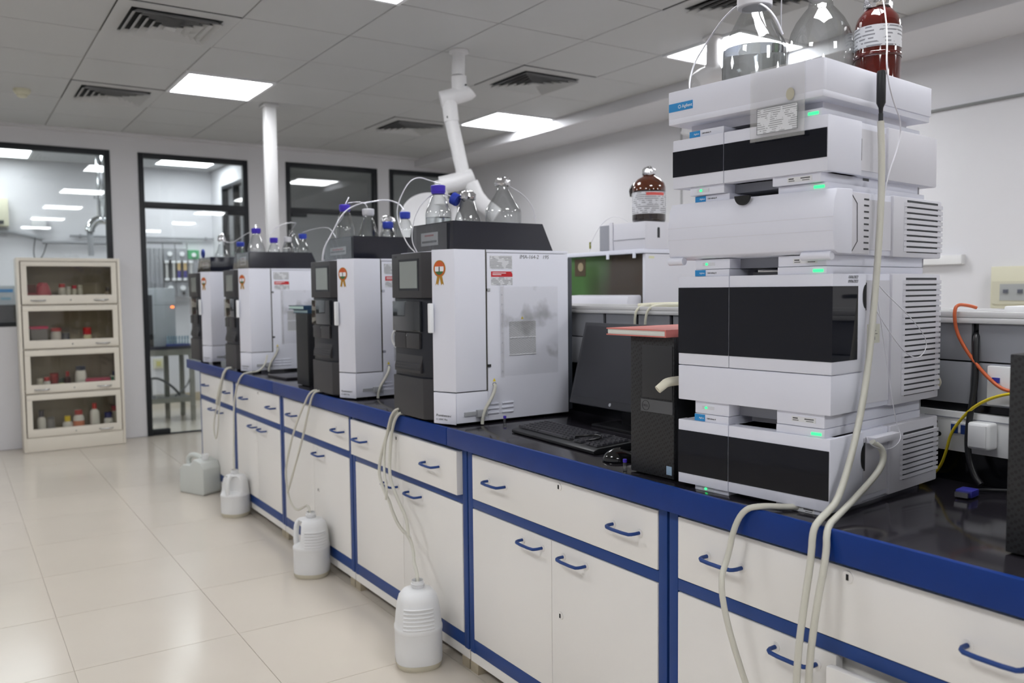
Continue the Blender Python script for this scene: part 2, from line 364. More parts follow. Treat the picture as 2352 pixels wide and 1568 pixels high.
# lamps
def ceiling_light(i, j, label, z=ZT, m=None, x0=None, y0=None, w=None, d=None):
    x0 = CX0+i*CSX if x0 is None else x0; y0 = CY0+j*CSY if y0 is None else y0; w = w or CSX; d = d or CSY
    t = thing('ceiling_light', label, 'ceiling light', (x0+w/2, y0+d/2, z), group='square ceiling light panels')
    hx, hy = w/2-0.003, d/2-0.003; f = MB()
    for a in ((-hx, hx, -hy, -hy+0.022), (-hx, hx, hy-0.022, hy), (-hx, -hx+0.022, -hy+0.022, hy-0.022), (hx-0.022, hx, -hy+0.022, hy-0.022)):
        B(*a, -0.012, 0.005).build('frame_bar', WHITEP, t)
    MB().box(-hx+0.022, hx-0.022, -hy+0.022, hy-0.022, -0.007, 0.004).build('diffuser', m or PANEL_LIGHT, t)
names = {(0, 3): 'square ceiling light panel at the left, nearest the white service pole', (4, 3): 'square ceiling light panel by the right wall, behind the white extraction arm',
         (4, -1): 'square ceiling light panel at right, partly hidden by the clear solvent bottles', (0, -1): 'square ceiling light panel cut off by the top edge'}
for (i, j) in sorted(lights_cells): ceiling_light(i, j, names.get((i, j), 'square ceiling light panel out of sight behind or beside the viewer'))
ceiling_light(0, 0, 'light panel in the room behind, above the glass door', 2.828, BACK_LIGHT, 2.04, 9.85, 0.62, 0.66)
ceiling_light(0, 0, 'light panel in the room behind, at far left through the wide window', 2.828, BACK_DIM, 0.18, 10.08, 0.64, 0.66)
ceiling_light(0, 0, 'light panel in the room behind, out of sight to the left', 2.828, BACK_LIGHT, -1.9, 9.3, 0.64, 0.66)
for x_, w_ in ((1.30, 'glass door'), (-0.45, 'wide window')): ceiling_light(0, 0, 'added fill light panel in the room behind, unseen just past the '+w_, 2.828, BACK_LIGHT, x_, 8.72, 0.62, 0.62)  # unseen panels added to brighten the front of the back room
def vent(i, j, label):
    x0, y0 = CX0+i*CSX, CY0+j*CSY
    t = thing('ceiling_vent', label, 'air vent', (x0+CSX/2, y0+CSY/2, ZT), group='square ceiling air diffusers')
    hx, hy = CSX/2-0.003, CSY/2-0.003
    B(-hx, hx, -hy, hy, -0.002, 0.005).build('backing', DARK, t)
    for a in ((-hx, hx, -hy, -0.225), (-hx, hx, 0.225, hy), (-hx, -0.225, -0.225, 0.225), (0.225, hx, -0.225, 0.225)):
        B(*a, -0.006, -0.002).build('border', WHITEP if False else CEILM, t)
    for k in range(5):
        ro = 0.222-k*0.040; ri = ro-0.030; mb = MB(); zo, zi = -0.028, -0.003
        o = [(-ro, -ro, zo), (ro, -ro, zo), (ro, ro, zo), (-ro, ro, zo)]; n = [(-ri, -ri, zi), (ri, -ri, zi), (ri, ri, zi), (-ri, ri, zi)]
        o2 = [(x*(1-0.004/ro), y*(1-0.004/ro), z+0.003) for x, y, z in o]; n2 = [(x, y, z+0.001) for x, y, z in n]
        mb.add(o+n+o2+n2, [q for a in range(4) for q in ((a, (a+1) % 4, 4+(a+1) % 4, 4+a), (8+a, 12+a, 12+(a+1) % 4, 8+(a+1) % 4), (a, 8+a, 8+(a+1) % 4, (a+1) % 4))])
        mb.build('louvre', CEILM, t)
    B(-0.03, 0.03, -0.03, 0.03, -0.026, -0.022).build('centre_plate', CEILM, t)
vent(-1, 1, 'large square ceiling vent at upper left'); vent(-1, 4, 'smaller looking ceiling vent left of the nearest light panel by the smoke detector')
vent(3, 1, 'square ceiling vent right of the white extraction arm mount'); vent(3, 4, 'distant square ceiling vent left of the extraction arm')
vent(3, -2, 'square ceiling vent above the clear solvent bottles at upper right')
t = thing('smoke_detector', 'round white smoke detector on the ceiling at far left', 'smoke detector', (0.50, 6.93, ZT))
MB().lathe([(0.055, 0), (0.055, -0.018), (0.045, -0.032)], 24).build('base', CREAM, t, smooth=30); MB().lathe([(0.035, -0.032), (0.033, -0.05), (0.02, -0.058)], 20).build('sensor_head', CREAM, t, smooth=30)
t = thing('service_pole', 'slim white service pole from bench to ceiling', 'pole', (2.124, 6.529, 1.262))
B(-0.042, 0.042, -0.042, 0.042, 0, 1.50).build('shaft', LEDGE, t, bev=0.008); B(-0.06, 0.06, -0.06, 0.06, 1.485, 1.507).build('ceiling_collar', LEDGE, t, bev=0.003)
# ------------------------------------------------------------------ bench
TZ = 0.845; XF = 1.476
wt = thing('worktop', 'long black polished worktop with blue metal front rim', 'worktop', (1.446, 0.5, 0.0))
B(0.014, 0.629, 0.0, 1.137, 0.802, TZ).build('slab', TOPB, wt, bev=0.0015); B(0.014, 0.629, 1.139, 6.0, 0.802, TZ).build('slab', TOPB, wt, bev=0.0015)
for a, b in ((0.0, 2.097), (2.100, 4.02), (4.023, 6.0)):
    B(0.0, 0.014, a, b, 0.784, TZ+0.003).build('rim', RIMB, wt, bev=0.004)
B(0.014, 0.06, 0.0, 6.0, 0.790, 0.802).build('under_lip', CABB, wt)
def handle(par, yc, z, w=0.105, out=0.034):
    pts = [(0.0, yc+w/2, z), (-out*0.75, yc+w/2, z), (-out, yc+w/2-0.012, z-0.002), (-out, yc-w/2+0.012, z-0.002), (-out*0.75, yc-w/2, z), (0.0, yc-w/2, z)]
    MB().tube(pts, 0.0045, 8, smooth=1).build('handle', CABB, par, smooth=50)
    for s in (1, -1):
        MB().disc((-0.0035, yc+s*w/2, z), (0, -1, 0), (0, 0, 1), 0.010, 0.010, 0.0035, 16).build('rosette', CABW, par)
def lock(par, y, z):
    MB().disc((-0.004, y, z), (0, -1, 0), (0, 0, 1), 0.011, 0.011, 0.004, 18).build('lock', STEEL if False else CABW, par)
    B(-0.0055, -0.004, y-0.0022, y+0.0022, z-0.005, z+0.005).build('keyhole', DARK, par)
def cabinet(y0, y1, label, dh, doh, dlock, dolock, pull=0.0, open_door=0.0, filler=False, single=False):
    t = thing('base_cabinet', label, 'cabinet', (XF, 0, 0), group='white base cabinets with blue frames under the worktop')
    pw = 0.030; a, b = y0+0.004, y1-0.004
    B(0.030, 0.55, a+0.004, b-0.004, 0.078, 0.795).build('carcass', CABW, t)
    for q in ((a, a+pw), (b-pw, b)): B(-0.001, 0.030, q[0], q[1], 0.07, 0.79).build('frame_post', CABB, t, bev=0.002)
    i0, i1 = a+pw, b-pw
    for z in ((0.772, 0.79), (0.584, 0.614), (0.072, 0.120)): B(-0.0005, 0.030, i0, i1, z[0], z[1]).build('frame_rail', CABB, t, bev=0.0015)
    # drawer
    dr = B(-0.003-pull, 0.029-pull*0, i0+0.002, i1-0.002, 0.616, 0.770).build('drawer', CABW, t, bev=0.0025)
    e = dr
    for yc in dh: handle2(e, yc, 0.697, -0.003-pull)
    if dlock: lock2(e, dlock, 0.752, -0.003-pull)
    ym = doh[2] if len(doh) > 2 else (i0+i1)/2
    spans = [(ym+0.0012, i1-0.002), (i0+0.002, ym-0.0012)]
    for k, (q0, q1) in enumerate(spans):
        if k == 1 and open_door:
            d = B(-0.019, 0.0, 0.0, q1-q0, 0.122, 0.572).build('door', CABW, t, bev=0.0025)
            d.location = (-0.002, q0, 0.0); d.rotation_euler.z = open_door
            if doh[1]: handle2(d, doh[1]-q0, 0.540, -0.019)
        else:
            d = B(-0.003, 0.020, q0, q1, 0.122, 0.582).build('door', CABW, t, bev=0.0025)
            if doh[k]: handle2(d, doh[k], 0.548, -0.003)
            if dolock and k == 1: lock2(d, dolock, 0.367, -0.003)
    B(0.002, 0.028, a, b, 0.036, 0.072).build('plinth', CABW, t)
    for q in ((a, a+0.05), (b-0.05, b)): B(0.0, 0.05, q[0], q[1], 0.0, 0.036).build('foot', FEETM, t)
    if filler: B(0.006, 0.028, y0-0.0045, y0+0.0038, 0.03, 0.79).build('filler_strip', TAN, t)
    return t
def handle2(par, yc, z, x, w=0.105, out=0.034):
    pts = [(x, yc+w/2, z), (x-out*0.75, yc+w/2, z), (x-out, yc+w/2-0.012, z-0.002), (x-out, yc-w/2+0.012, z-0.002), (x-out*0.75, yc-w/2, z), (x, yc-w/2, z)]
    MB().tube(pts, 0.0048, 8, smooth=1).build('handle', CABB, par, smooth=50)
    for s in (1, -1): MB().disc((x, yc+s*w/2, z), (0, -1, 0), (0, 0, 1), 0.011, 0.011, 0.003, 16).build('rosette', CABW, par)
def lock2(par, y, z, x):
    MB().disc((x, y, z), (0, -1, 0), (0, 0, 1), 0.012, 0.012, 0.003, 18).build('lock', CABW, par)
    B(x-0.0045, x-0.003, y-0.0025, y+0.0025, z-0.006, z+0.006).build('keyhole', DARK, par)
cabinet(5.36, 6.24, 'white base cabinet at the far end of the bench beside the glass door', (6.02, 5.49), (5.856, 5.67), None, None)
cabinet(4.46, 5.36, 'second white base cabinet from the far end, behind the two small jugs', (5.115, 4.60), (4.95, 4.77), 4.86, None)
cabinet(3.51, 4.46, 'white base cabinet behind the jug with the open handle, one door handle', (4.26, 3.64), (None, 3.893, 3.99), None, 3.93)
cabinet(2.505, 3.51, 'white base cabinet behind the nearest jug, drawer slightly pulled out', (3.345, 2.716), (3.10, 2.895), 3.01, 2.95, pull=0.020, filler=True)
cabinet(1.522, 2.505, 'white base cabinet below the keyboard with all four handles in view', (2.312, 1.676), (2.11, 1.90), 1.972, 1.968)
cabinet(0.55, 1.522, 'nearest white base cabinet under the instrument tower, right door ajar', (1.335, 0.72), (1.135, 0.937), 1.012, None, open_door=math.radians(2.6))
# ------------------------------------------------------------------ service spine behind the worktop
sp = thing('service_spine', 'grey service spine with sockets and white ledge behind the worktop', 'bench spine', (2.076, 0.5, 0))
B(0.012, 0.27, 0, 6.1, 0.80, 1.236).build('core', SPLASH, sp)
B(0.0, 0.012, 0, 6.1, TZ, 1.236).build('backsplash', SPLASH, sp)
YS = [0.583, 0.583+0.905]
edges = [0, 0.583, 1.615, 1.79, 1.97, 2.9, 3.8, 4.7, 6.1]
for (z0, z1) in ((1.147, 1.238), (1.041, 1.143)):
    ys = [0.0, 0.575, 1.608, 1.783, 1.963, 2.9, 3.8, 4.7, 6.1]
    for k in range(len(ys)-1):
        g0 = 0.016 if 0 < k < 5 else 0.001
        B(-0.012, 0.0, ys[k]+g0, ys[k+1]-0.001, z0, z1).build('panel', PANELG, sp, bev=0.001)
B(-0.022, 0.29, 0, 6.1, 1.238, 1.252).build('ledge', LEDGE, sp, bev=0.003)
B(-0.022, -0.012, 0, 6.1, 1.252, 1.266).build('ledge_lip', LEDGE, sp, bev=0.002); B(0.28, 0.29, 0, 6.1, 1.252, 1.266).build('ledge_lip', LEDGE, sp, bev=0.002)
for y in (0.64, 0.50, 0.80): B(-0.010, 0.278, y, y+0.02, 1.252, 1.262).build('cross_bar', LEDGE, sp)
def socket_strip(y0, y1, z0, z1):
    s = B(-0.020, 0.0, y0, y1, z0, z1).build('socket_strip', SOCKW, sp, bev=0.002); return s
s1 = socket_strip(0.0, 0.735, 0.922, 1.020)
B(-0.0215, -0.020, 0.05, 0.70, 1.003, 1.006).build('groove', INSTG, s1)
for (y, z, r) in ((0.672, 0.990, 0.006), (0.672, 0.979, 0.005), (0.662, 0.960, 0.006)):
    MB().disc((-0.0205, y, z), (0, -1, 0), (0, 0, 1), r, r, 0.001, 14).build('socket_hole', DARK, s1)
B(-0.026, -0.020, 0.585, 0.63, 0.970, 0.994).build('switch_bezel', SOCKW, s1); 
B(-0.030, -0.026, 0.587, 0.603, 0.968, 0.990).build('blue_switch', mat('switch_navy', (30, 60, 130), 0.35), s1); B(-0.030, -0.026, 0.611, 0.627, 0.968, 0.990).build('blue_switch', mat('switch_navy', (30, 60, 130), 0.35), s1)
s2 = B(-0.026, -0.012, 0.42, 0.545, 1.046, 1.139).build('socket_plate', SOCKW, sp, bev=0.003)
B(-0.029, -0.026, 0.515, 0.532, 1.100, 1.112).build('blue_mark', mat('blue_mark', (48, 58, 160), 0.5), s2)
t = thing('power_plug', 'chunky white power plug in the socket strip behind the tower', 'plug', (2.056, 1.045, 0.973))
B(-0.042, 0.0, -0.026, 0.026, -0.032, 0.032).build('body', SOCKW, t, bev=0.008, seg=3); B(-0.046, -0.042, -0.020, 0.020, -0.026, 0.026).build('face', SOCKW, t, bev=0.0015)
def cable(name, label, pts, r, m, smooth=3, cat='cable', group=None, n=8, p2=None):
    o = MB().tube(pts, r, n, smooth=smooth).build(name, m, smooth=60); return tag(o, label, cat, group)
cable('power_cable', 'thick black power cable hanging down the grey spine panels', [(2.075, 1.082, 1.215), (2.052, 1.075, 1.20), (2.045, 1.068, 1.10), (2.035, 1.078, 1.0), (2.035, 1.080, 0.93), (2.03, 1.06, 0.875), (2.025, 1.04, 0.857)], 0.0075, BLK)
cable('power_cable', 'orange cable looping down from the spine ledge', [(2.10, 1.10, 1.275), (2.08, 1.108, 1.281), (2.045, 1.119, 1.284), (2.035, 1.119, 1.262), (2.040, 1.116, 1.22), (2.045, 1.098, 1.18), (2.045, 1.065, 1.137), (2.043, 1.035, 1.108), (2.040, 1.006, 1.088), (2.046, 0.985, 1.083)], 0.0042, mat('orange_cable', (192, 92, 52), 0.4))
cable('network_cable', 'yellow network cable curving past the wall sockets', [(2.03, 1.20, 0.850), (2.035, 1.173, 0.853), (2.04, 1.150, 0.875), (2.04, 1.134, 0.92), (2.04, 1.125, 0.965), (2.04, 1.10, 1.005), (2.03, 1.06, 1.045), (2.02, 1.0, 1.076), (2.01, 0.93, 1.09)], 0.0036, mat('yellow_cable', (214, 192, 40), 0.4))
cable('signal_cable', 'beige looped cable by the rear edge of the tower', [(2.05, 1.20, 1.10), (2.045, 1.172, 1.115), (2.045, 1.158, 1.10), (2.045, 1.155, 1.085), (2.045, 1.170, 1.068), (2.05, 1.20, 1.07)], 0.0035, mat('beige_cable', (196, 192, 176), 0.5))
t = thing('video_connector', 'blue video connector lying on the worktop at right', 'connector', (1.93, 1.022, 0.846), math.radians(8))
B(-0.022, 0.022, -0.018, 0.018, 0.002, 0.018).build('hood', mat('vga_blue', (48, 50, 140), 0.4), t, bev=0.003); B(-0.036, -0.022, -0.014, 0.014, 0.004, 0.015).build('shell', STEEL, t)
MB().tube([(0.022, 0, 0.010), (0.05, -0.005, 0.008), (0.08, -0.02, 0.006), (0.10, -0.05, 0.006)], 0.004, smooth=2).build('cord', BLK, t, smooth=60)
t = thing('power_adapter', 'white adapter block lying on the spine ledge at right edge', 'adapter', (2.12, 0.985, 1.252))
B(-0.03, 0.05, -0.06, 0.045, 0, 0.028).build('housing', SOCKW, t, bev=0.005); MB().tube([(-0.02, -0.03, 0.028), (-0.025, -0.045, 0.045), (0.0, -0.09, 0.052), (0.03, -0.14, 0.05)], 0.006, smooth=2).build('cord', BLK, t, smooth=60)
cable('cable_bundle', 'cream cables hanging over the spine ledge above the red book', [(2.20, 2.24, 1.27), (2.10, 2.26, 1.275), (2.045, 2.27, 1.262), (2.04, 2.275, 1.22), (2.045, 2.28, 1.18)], 0.0045, mat('cable_cream', (206, 204, 186), 0.5))
cable('cable_bundle', 'second cream cable over the ledge, nearer the tower', [(2.22, 2.16, 1.27), (2.10, 2.19, 1.276), (2.045, 2.21, 1.264), (2.04, 2.22, 1.22), (2.045, 2.225, 1.18)], 0.0045, mat('cable_cream', (206, 204, 186), 0.5))
t = tag(MB().tube([(2.30, 2.10, 1.272), (2.22, 2.16, 1.272), (2.12, 2.24, 1.272), (2.08, 2.30, 1.268)], 0.009, 10, smooth=2).build('cable_bundle', CREAM, smooth=60), 'coiled cream cable lying along the spine ledge', 'cable')
# ------------------------------------------------------------------ waste jugs on the floor
def round_jug(label, x, y, r, h, rot, ribs=False, handle_side=True, written=None, p=2.5):
    t = thing('waste_jug', label, 'jug', (x, y, 0), rot)
    k = r/0.086; hb = h
    prof = [(r*0.90, 0.0), (r*0.97, 0.012), (r, 0.03), (r, hb*0.42), (r*1.02, hb*0.44), (r*1.02, hb*0.475), (r*0.99, hb*0.49), (r*0.95, hb*0.62), (r*0.88, hb*0.75), (r*0.80, hb*0.83), (r*0.62, hb*0.885), (r*0.30, hb*0.905), (r*0.24, hb*0.91)]
    bm_ = MB().lathe([q for a_, b_ in zip(prof, prof[1:]) for q in (a_, ((a_[0]+b_[0])/2, (a_[1]+b_[1])/2))]+[prof[-1]], 48, p=p)
    def cut(v):                       # the upper body is pressed in behind the grip
        x_, y_, z_ = v; f_ = z_/hb
        if f_ < 0.49: return v
        lim = r*(1.0-0.62*min(1.0, (f_-0.49)/0.07)) if f_ < 0.86 else r*(0.38+0.5*(f_-0.86)/0.04)
        return (x_, min(y_, lim), z_)
    if handle_side: bm_.v = [cut(v) for v in bm_.v]
    bm_.build('body', HDPE, t, smooth=45)
    neck = MB().lathe([(r*0.25, hb*0.905), (r*0.25, hb*0.925), (r*0.29, hb*0.927), (r*0.29, hb*0.937), (r*0.25, hb*0.94), (r*0.25, hb*0.95), (r*0.29, hb*0.952), (r*0.29, hb*0.962), (r*0.25, hb*0.965), (r*0.25, hb)], 20, cap=False).build('neck', HDPE, t, smooth=40)
    MB().lathe([(r*0.91, -0.0), (r*0.985, 0.012), (r*1.004, 0.022)], 36, p=p, cap=False).build('grimy_foot_ring', GRIME, t, smooth=45)
    if handle_side:
        pts = [(0, r*0.20, hb*0.875), (0, r*0.55, hb*0.88), (0, r*0.80, hb*0.84), (0, r*0.88, hb*0.70), (0, r*0.90, hb*0.56), (0, r*0.84, hb*0.46)]
        MB().tube(pts, [r*0.14, r*0.17], 12, smooth=2).build('grip', HDPE, t, smooth=60)
    if ribs:
        for q in range(6):
            z = hb*(0.50+0.045*q); rr = r*(0.995-0.011*q*1.2)
            pts = []
            for i in range(9):
                a = math.radians((-97 if rot < 0 else -150)+(i-4)*9.5); kk = (abs(math.cos(a))**p+abs(math.sin(a))**p)**(-1/p)
                pts.append((rr*kk*math.cos(a), rr*kk*math.sin(a), z))
            MB().tube(pts, r*0.042, 8).build('rib', HDPE, t, smooth=60)
    return t
j4 = round_jug('nearest white jug with ribbed side and open neck on the floor', 1.352, 2.655, 0.083, 0.305, math.radians(-18), ribs=True)
j3 = round_jug('white jug with open side handle on the floor, second from the viewer', 1.382, 3.80, 0.082, 0.300, math.radians(55), ribs=True)
j2 = round_jug('small white jug with moulded grip, third from the viewer', 1.390, 5.10, 0.080, 0.275, math.radians(128), p=2.3)
t = thing('jerrycan', 'boxy translucent jerrycan with loop handle, farthest on the floor', 'jerrycan', (1.362, 5.84, 0), math.radians(-66))
MB().prism([(-0.125, 0.012), (-0.115, 0.0), (0.115, 0.0), (0.125, 0.012), (0.125, 0.175), (0.10, 0.215), (0.03, 0.235), (-0.01, 0.19), (-0.085, 0.19), (-0.118, 0.16)], (0, -0.07, 0), (1, 0, 0), (0, 0, 1), (0, 1, 0), 0.14).build('body', HDPE2, t, bev=0.012, seg=3)
MB().tube([(-0.108, 0, 0.165), (-0.115, 0, 0.215), (-0.08, 0, 0.245), (-0.02, 0, 0.245), (0.03, 0, 0.228)], 0.018, 10, smooth=2).build('grip', HDPE2, t, smooth=60)
MB().lathe([(0.022, 0.225), (0.022, 0.262)], 16, (0.06, 0, 0)).build('neck', HDPE, t, smooth=40)
# ------------------------------------------------------------------ waste hoses over the worktop edge
X0 = 1.434
def hose(label, pts, r=0.0062, m=None): return cable('waste_hose', label, pts, r, m or HOSE, 2, 'hose')
hose('milky waste hose from the nearest analyser into the nearest jug', [(1.50, 2.955, 0.853), (1.455, 2.972, 0.862), (X0-0.004, 2.985, 0.855), (X0, 3.03, 0.80), (X0-0.01, 3.085, 0.70), (X0-0.03, 3.085, 0.61), (X0-0.032, 3.03, 0.545), (X0-0.035, 2.975, 0.515), (X0-0.035, 2.955, 0.484), (X0-0.03, 2.905, 0.43), (X0-0.02, 2.835, 0.405), (X0-0.03, 2.785, 0.365), (X0-0.05, 2.745, 0.335), (X0-0.072, 2.675, 0.318), (1.353, 2.656, 0.27), (1.352, 2.655, 0.16)], 0.0065)
hose('straighter milky hose joining the nearest hose loop from the right', [(1.50, 2.935, 0.853), (1.455, 2.952, 0.862), (X0-0.004, 2.962, 0.852), (X0-0.006, 3.0, 0.79), (X0-0.012, 3.008, 0.71), (X0-0.03, 2.985, 0.612), (X0-0.03, 2.916, 0.536), (X0-0.025, 2.847, 0.474), (X0-0.03, 2.826, 0.415)])
hose('inner milky hose strand in the nearest bundle', [(1.50, 2.965, 0.867), (1.455, 2.968, 0.876), (X0-0.016, 2.975, 0.866), (X0-0.014, 3.025, 0.785), (X0-0.025, 3.035, 0.705), (X0-0.044, 3.0, 0.62), (X0-0.05, 2.962, 0.566), (X0-0.05, 2.975, 0.525)], 0.005)
hose('thin milky hose looping from the second analyser to the handled jug', [(1.52, 3.86, 0.853), (1.455, 3.882, 0.862), (X0-0.004, 3.90, 0.852), (X0-0.004, 3.985, 0.784), (X0-0.012, 4.105, 0.657), (X0-0.03, 4.148, 0.536), (X0-0.03, 4.20, 0.45), (X0-0.03, 4.212, 0.394), (X0-0.03, 4.186, 0.311), (X0-0.03, 4.14, 0.262), (X0-0.035, 4.04, 0.25), (X0-0.04, 3.93, 0.292), (1.382, 3.845, 0.325), (1.382, 3.805, 0.30), (1.382, 3.80, 0.15)], 0.0055)
hose('second thin milky hose from the second analyser', [(1.52, 3.83, 0.853), (1.455, 3.848, 0.862), (X0-0.004, 3.862, 0.850), (X0-0.004, 3.918, 0.777), (X0-0.012, 3.998, 0.615), (X0-0.03, 4.07, 0.462), (X0-0.034, 4.155, 0.340), (X0-0.034, 4.178, 0.316)], 0.0055)
hose('milky hose running from the third analyser into the small white jug', [(1.60, 5.08, 0.952), (1.585, 5.075, 0.90), (1.54, 5.05, 0.858), (1.47, 5.03, 0.858), (X0, 5.06, 0.845), (X0-0.006, 5.155, 0.754), (X0-0.01, 5.205, 0.632), (X0-0.022, 5.175, 0.45), (1.390, 5.12, 0.33), (1.390, 5.10, 0.26), (1.390, 5.10, 0.13)], 0.0055)
hose('thin hose hanging in a long loop from the farthest analyser', [(1.50, 5.42, 0.853), (X0, 5.43, 0.85), (X0, 5.56, 0.66), (X0-0.01, 5.70, 0.48), (X0-0.014, 5.64, 0.359), (X0-0.014, 5.555, 0.46), (X0-0.01, 5.545, 0.60), (X0, 5.43, 0.84)], 0.0048)
hose('clear plastic strip of hose beside the farthest analyser hose', [(1.49, 5.405, 0.856), (X0+0.002, 5.41, 0.858), (X0-0.012, 5.47, 0.76), (X0-0.022, 5.55, 0.62)], 0.009)
hose('bowed milky hose from under the tower running down its cabinet', [(1.56, 1.155, 0.8525), (1.50, 1.178, 0.8545), (1.448, 1.215, 0.8575), (X0, 1.245, 0.845), (X0-0.006, 1.268, 0.80), (X0-0.014, 1.277, 0.735), (X0-0.050, 1.268, 0.69), (X0-0.052, 1.245, 0.60), (X0-0.04, 1.20, 0.475), (X0-0.02, 1.15, 0.34), (X0-0.03, 1.10, 0.16), (X0-0.06, 1.08, 0.02)], 0.0068)
hose('thick milky hose from the pump bracket over the worktop edge', [(1.667, 1.092, 0.992), (1.700, 1.085, 0.972), (1.690, 1.080, 0.935), (1.60, 1.075, 0.890), (1.50, 1.055, 0.864), (1.44, 1.040, 0.852), (X0-0.006, 1.030, 0.80), (X0-0.03, 1.035, 0.70), (X0-0.034, 1.05, 0.55), (X0-0.02, 1.06, 0.36), (X0-0.04, 1.04, 0.14), (X0-0.07, 1.03, 0.02)], 0.0072)
# ------------------------------------------------------------------ stacked instrument tower on the near end of the bench
TL = Vector((1.476, 1.488, 0)); TA = math.radians(6.1); TW = 0.400
def tw(s, d, z): return (TL.x+s*math.sin(TA)+d*math.cos(TA), TL.y-s*math.cos(TA)+d*math.sin(TA), z)
class Mod:
    def __init__(s, name, label, z0, ds=0.0, dd=0.0):
        p = tw(ds, dd, z0); s.t = thing(name, label, 'lab instrument', p, TA, 'stacked modules of the white instrument tower'); s.z0 = z0
    def box(s, name, m, s0, s1, d0, d1, z0, z1, bev=0.0, par=None):
        return MB().box(d0, d1, -s1, -s0, z0-s.z0, z1-s.z0).build(name, m, par or s.t, bev=bev)
    def cube(s, mb, s0, s1, d0, d1, z0, z1): mb.box(d0, d1, -s1, -s0, z0-s.z0, z1-s.z0)
    def txt(s, body, size, s0, z, m, d=-0.0006, par=None, slant=0, xs=1.0): return text('lettering', body, size, (d, -s0, z-s.z0), '-X', m, par or s.t, slant=slant, xs=xs)
    def notch(s, d, z, r):
        MB().disc((d, -TW-0.0008, z-s.z0), (1, 0, 0), (0, 0, 1), r*0.5, r, 0.0006, 20, PI/2, 3*PI/2).build('finger_notch', DARK, s.t)
        MB().box(d, d+0.004, -TW-0.0012, -TW, z-s.z0-r*1.15, z-s.z0+r*1.15).build('notch_edge', SLIT, s.t)
    def core(s, z0, z1, vents=None, rear=0.492, front=0.03):
        s.box('body', INSTW, 0.004, TW-0.004, front, 0.262, z0, z1, 0.003)
        r = s.box('rear_cover', INSTL, 0.0, TW+0.003, 0.252, rear, z0-0.002, z1+0.001, 0.004)
        s.box('side_recess', INSTL, TW-0.004, TW-0.002, 0.142, 0.250, z0+0.012, z1-0.014)
        if vents:
            a, b, st = vents; n = int(round((b-a)/st)); b = a+n*st
            s.box('vent_backing', SLIT, TW+0.003, TW+0.0035, 0.315, 0.470, a-0.002, b+0.002, par=r)
            for k in range(n):
                z = a+k*st
                mb = MB().add([(0.300, -TW-0.0036, z-s.z0), (0.474, -TW-0.0036, z-s.z0), (0.474, -TW-0.0036, z+st*0.72-s.z0), (0.300, -TW-0.0036, z+st*0.72-s.z0),
                               (0.322, -TW-0.0075, z+st*0.05-s.z0), (rear-0.004, -TW-0.0075, z+st*0.05-s.z0), (rear-0.004, -TW-0.0075, z+st*0.70-s.z0), (0.322, -TW-0.0075, z+st*0.70-s.z0)],
                              [(3, 2, 1, 0), (4, 5, 6, 7), (0, 1, 5, 4), (1, 2, 6, 5), (2, 3, 7, 6), (3, 0, 4, 7)])
                mb.build('vent_slat', INSTL, r)
    def pads_bottom(s, z0, z1, tagged=True, led=True):
        """feet block under the module, hanging from z1 down to z0"""
        s.box('neck', INSTG, 0.03, TW-0.022, 0.05, 0.455, z0, z1)
        a = s.box('foot_block', INSTW, 0.045, 0.142, 0.008, 0.12, z0, z1, 0.0015); b = s.box('foot_block', INSTW, 0.268, 0.382, 0.008, 0.44, z0, z1, 0.0015)
        zc = (z0+z1)/2
        if led:
            MB().disc((0.0065, -0.078, zc-s.z0), (0, -1, 0), (0, 0, 1), 0.0035, 0.003, 0.001, 14).build('status_lamp', LEDG, a)
            s.box('button_outline', INSTL, 0.066, 0.100, 0.0072, 0.008, zc-0.004, zc+0.004, par=a)
        if tagged:
            s.box('model_tag', PAPER, 0.305, 0.362, 0.0070, 0.008, zc-0.0055, zc+0.0055, par=b)
            s.box('print_line', INK, 0.308, 0.320, 0.0066, 0.0070, zc+0.0005, zc+0.0028, par=b); s.box('print_line', INKG, 0.308, 0.322, 0.0066, 0.0070, zc-0.0036, zc-0.0018, par=b); s.box('print_line', INK, 0.336, 0.358, 0.0066, 0.0070, zc+0.0005, zc+0.0026, par=b); s.box('print_line', INKG, 0.340, 0.357, 0.0066, 0.0070, zc-0.0036, zc-0.0020, par=b)
    def pads_top(s, z0, z1, led=True):
        a = s.box('label_block', INSTW, 0.045, 0.142, 0.006, 0.12, z0, z1, 0.0015); b = s.box('label_block', INSTW, 0.268, 0.384, 0.006, 0.44, z0, z1, 0.0015)
        s.box('deck', INSTL, 0.142, 0.268, 0.10, 0.44, z0, z0+(z1-z0)*0.55)
        q = s.box('logo_plate', LOGOB, 0.0455, 0.0755, 0.0050, 0.006, z0+0.001, z1-0.001, par=a)
        s.txt('Agilent', 0.0052, 0.0585, (z0+z1)/2-0.0018, WHITEP, 0.0048, q)
        s.txt('1260 Infinity II', 0.0046, 0.080, (z0+z1)/2-0.0018, INK, 0.0055, a)
        if led: s.box('status_light', LEDG, 0.353, 0.377, 0.0045, 0.006, z0+0.004, z0+0.010, 0.001, b)
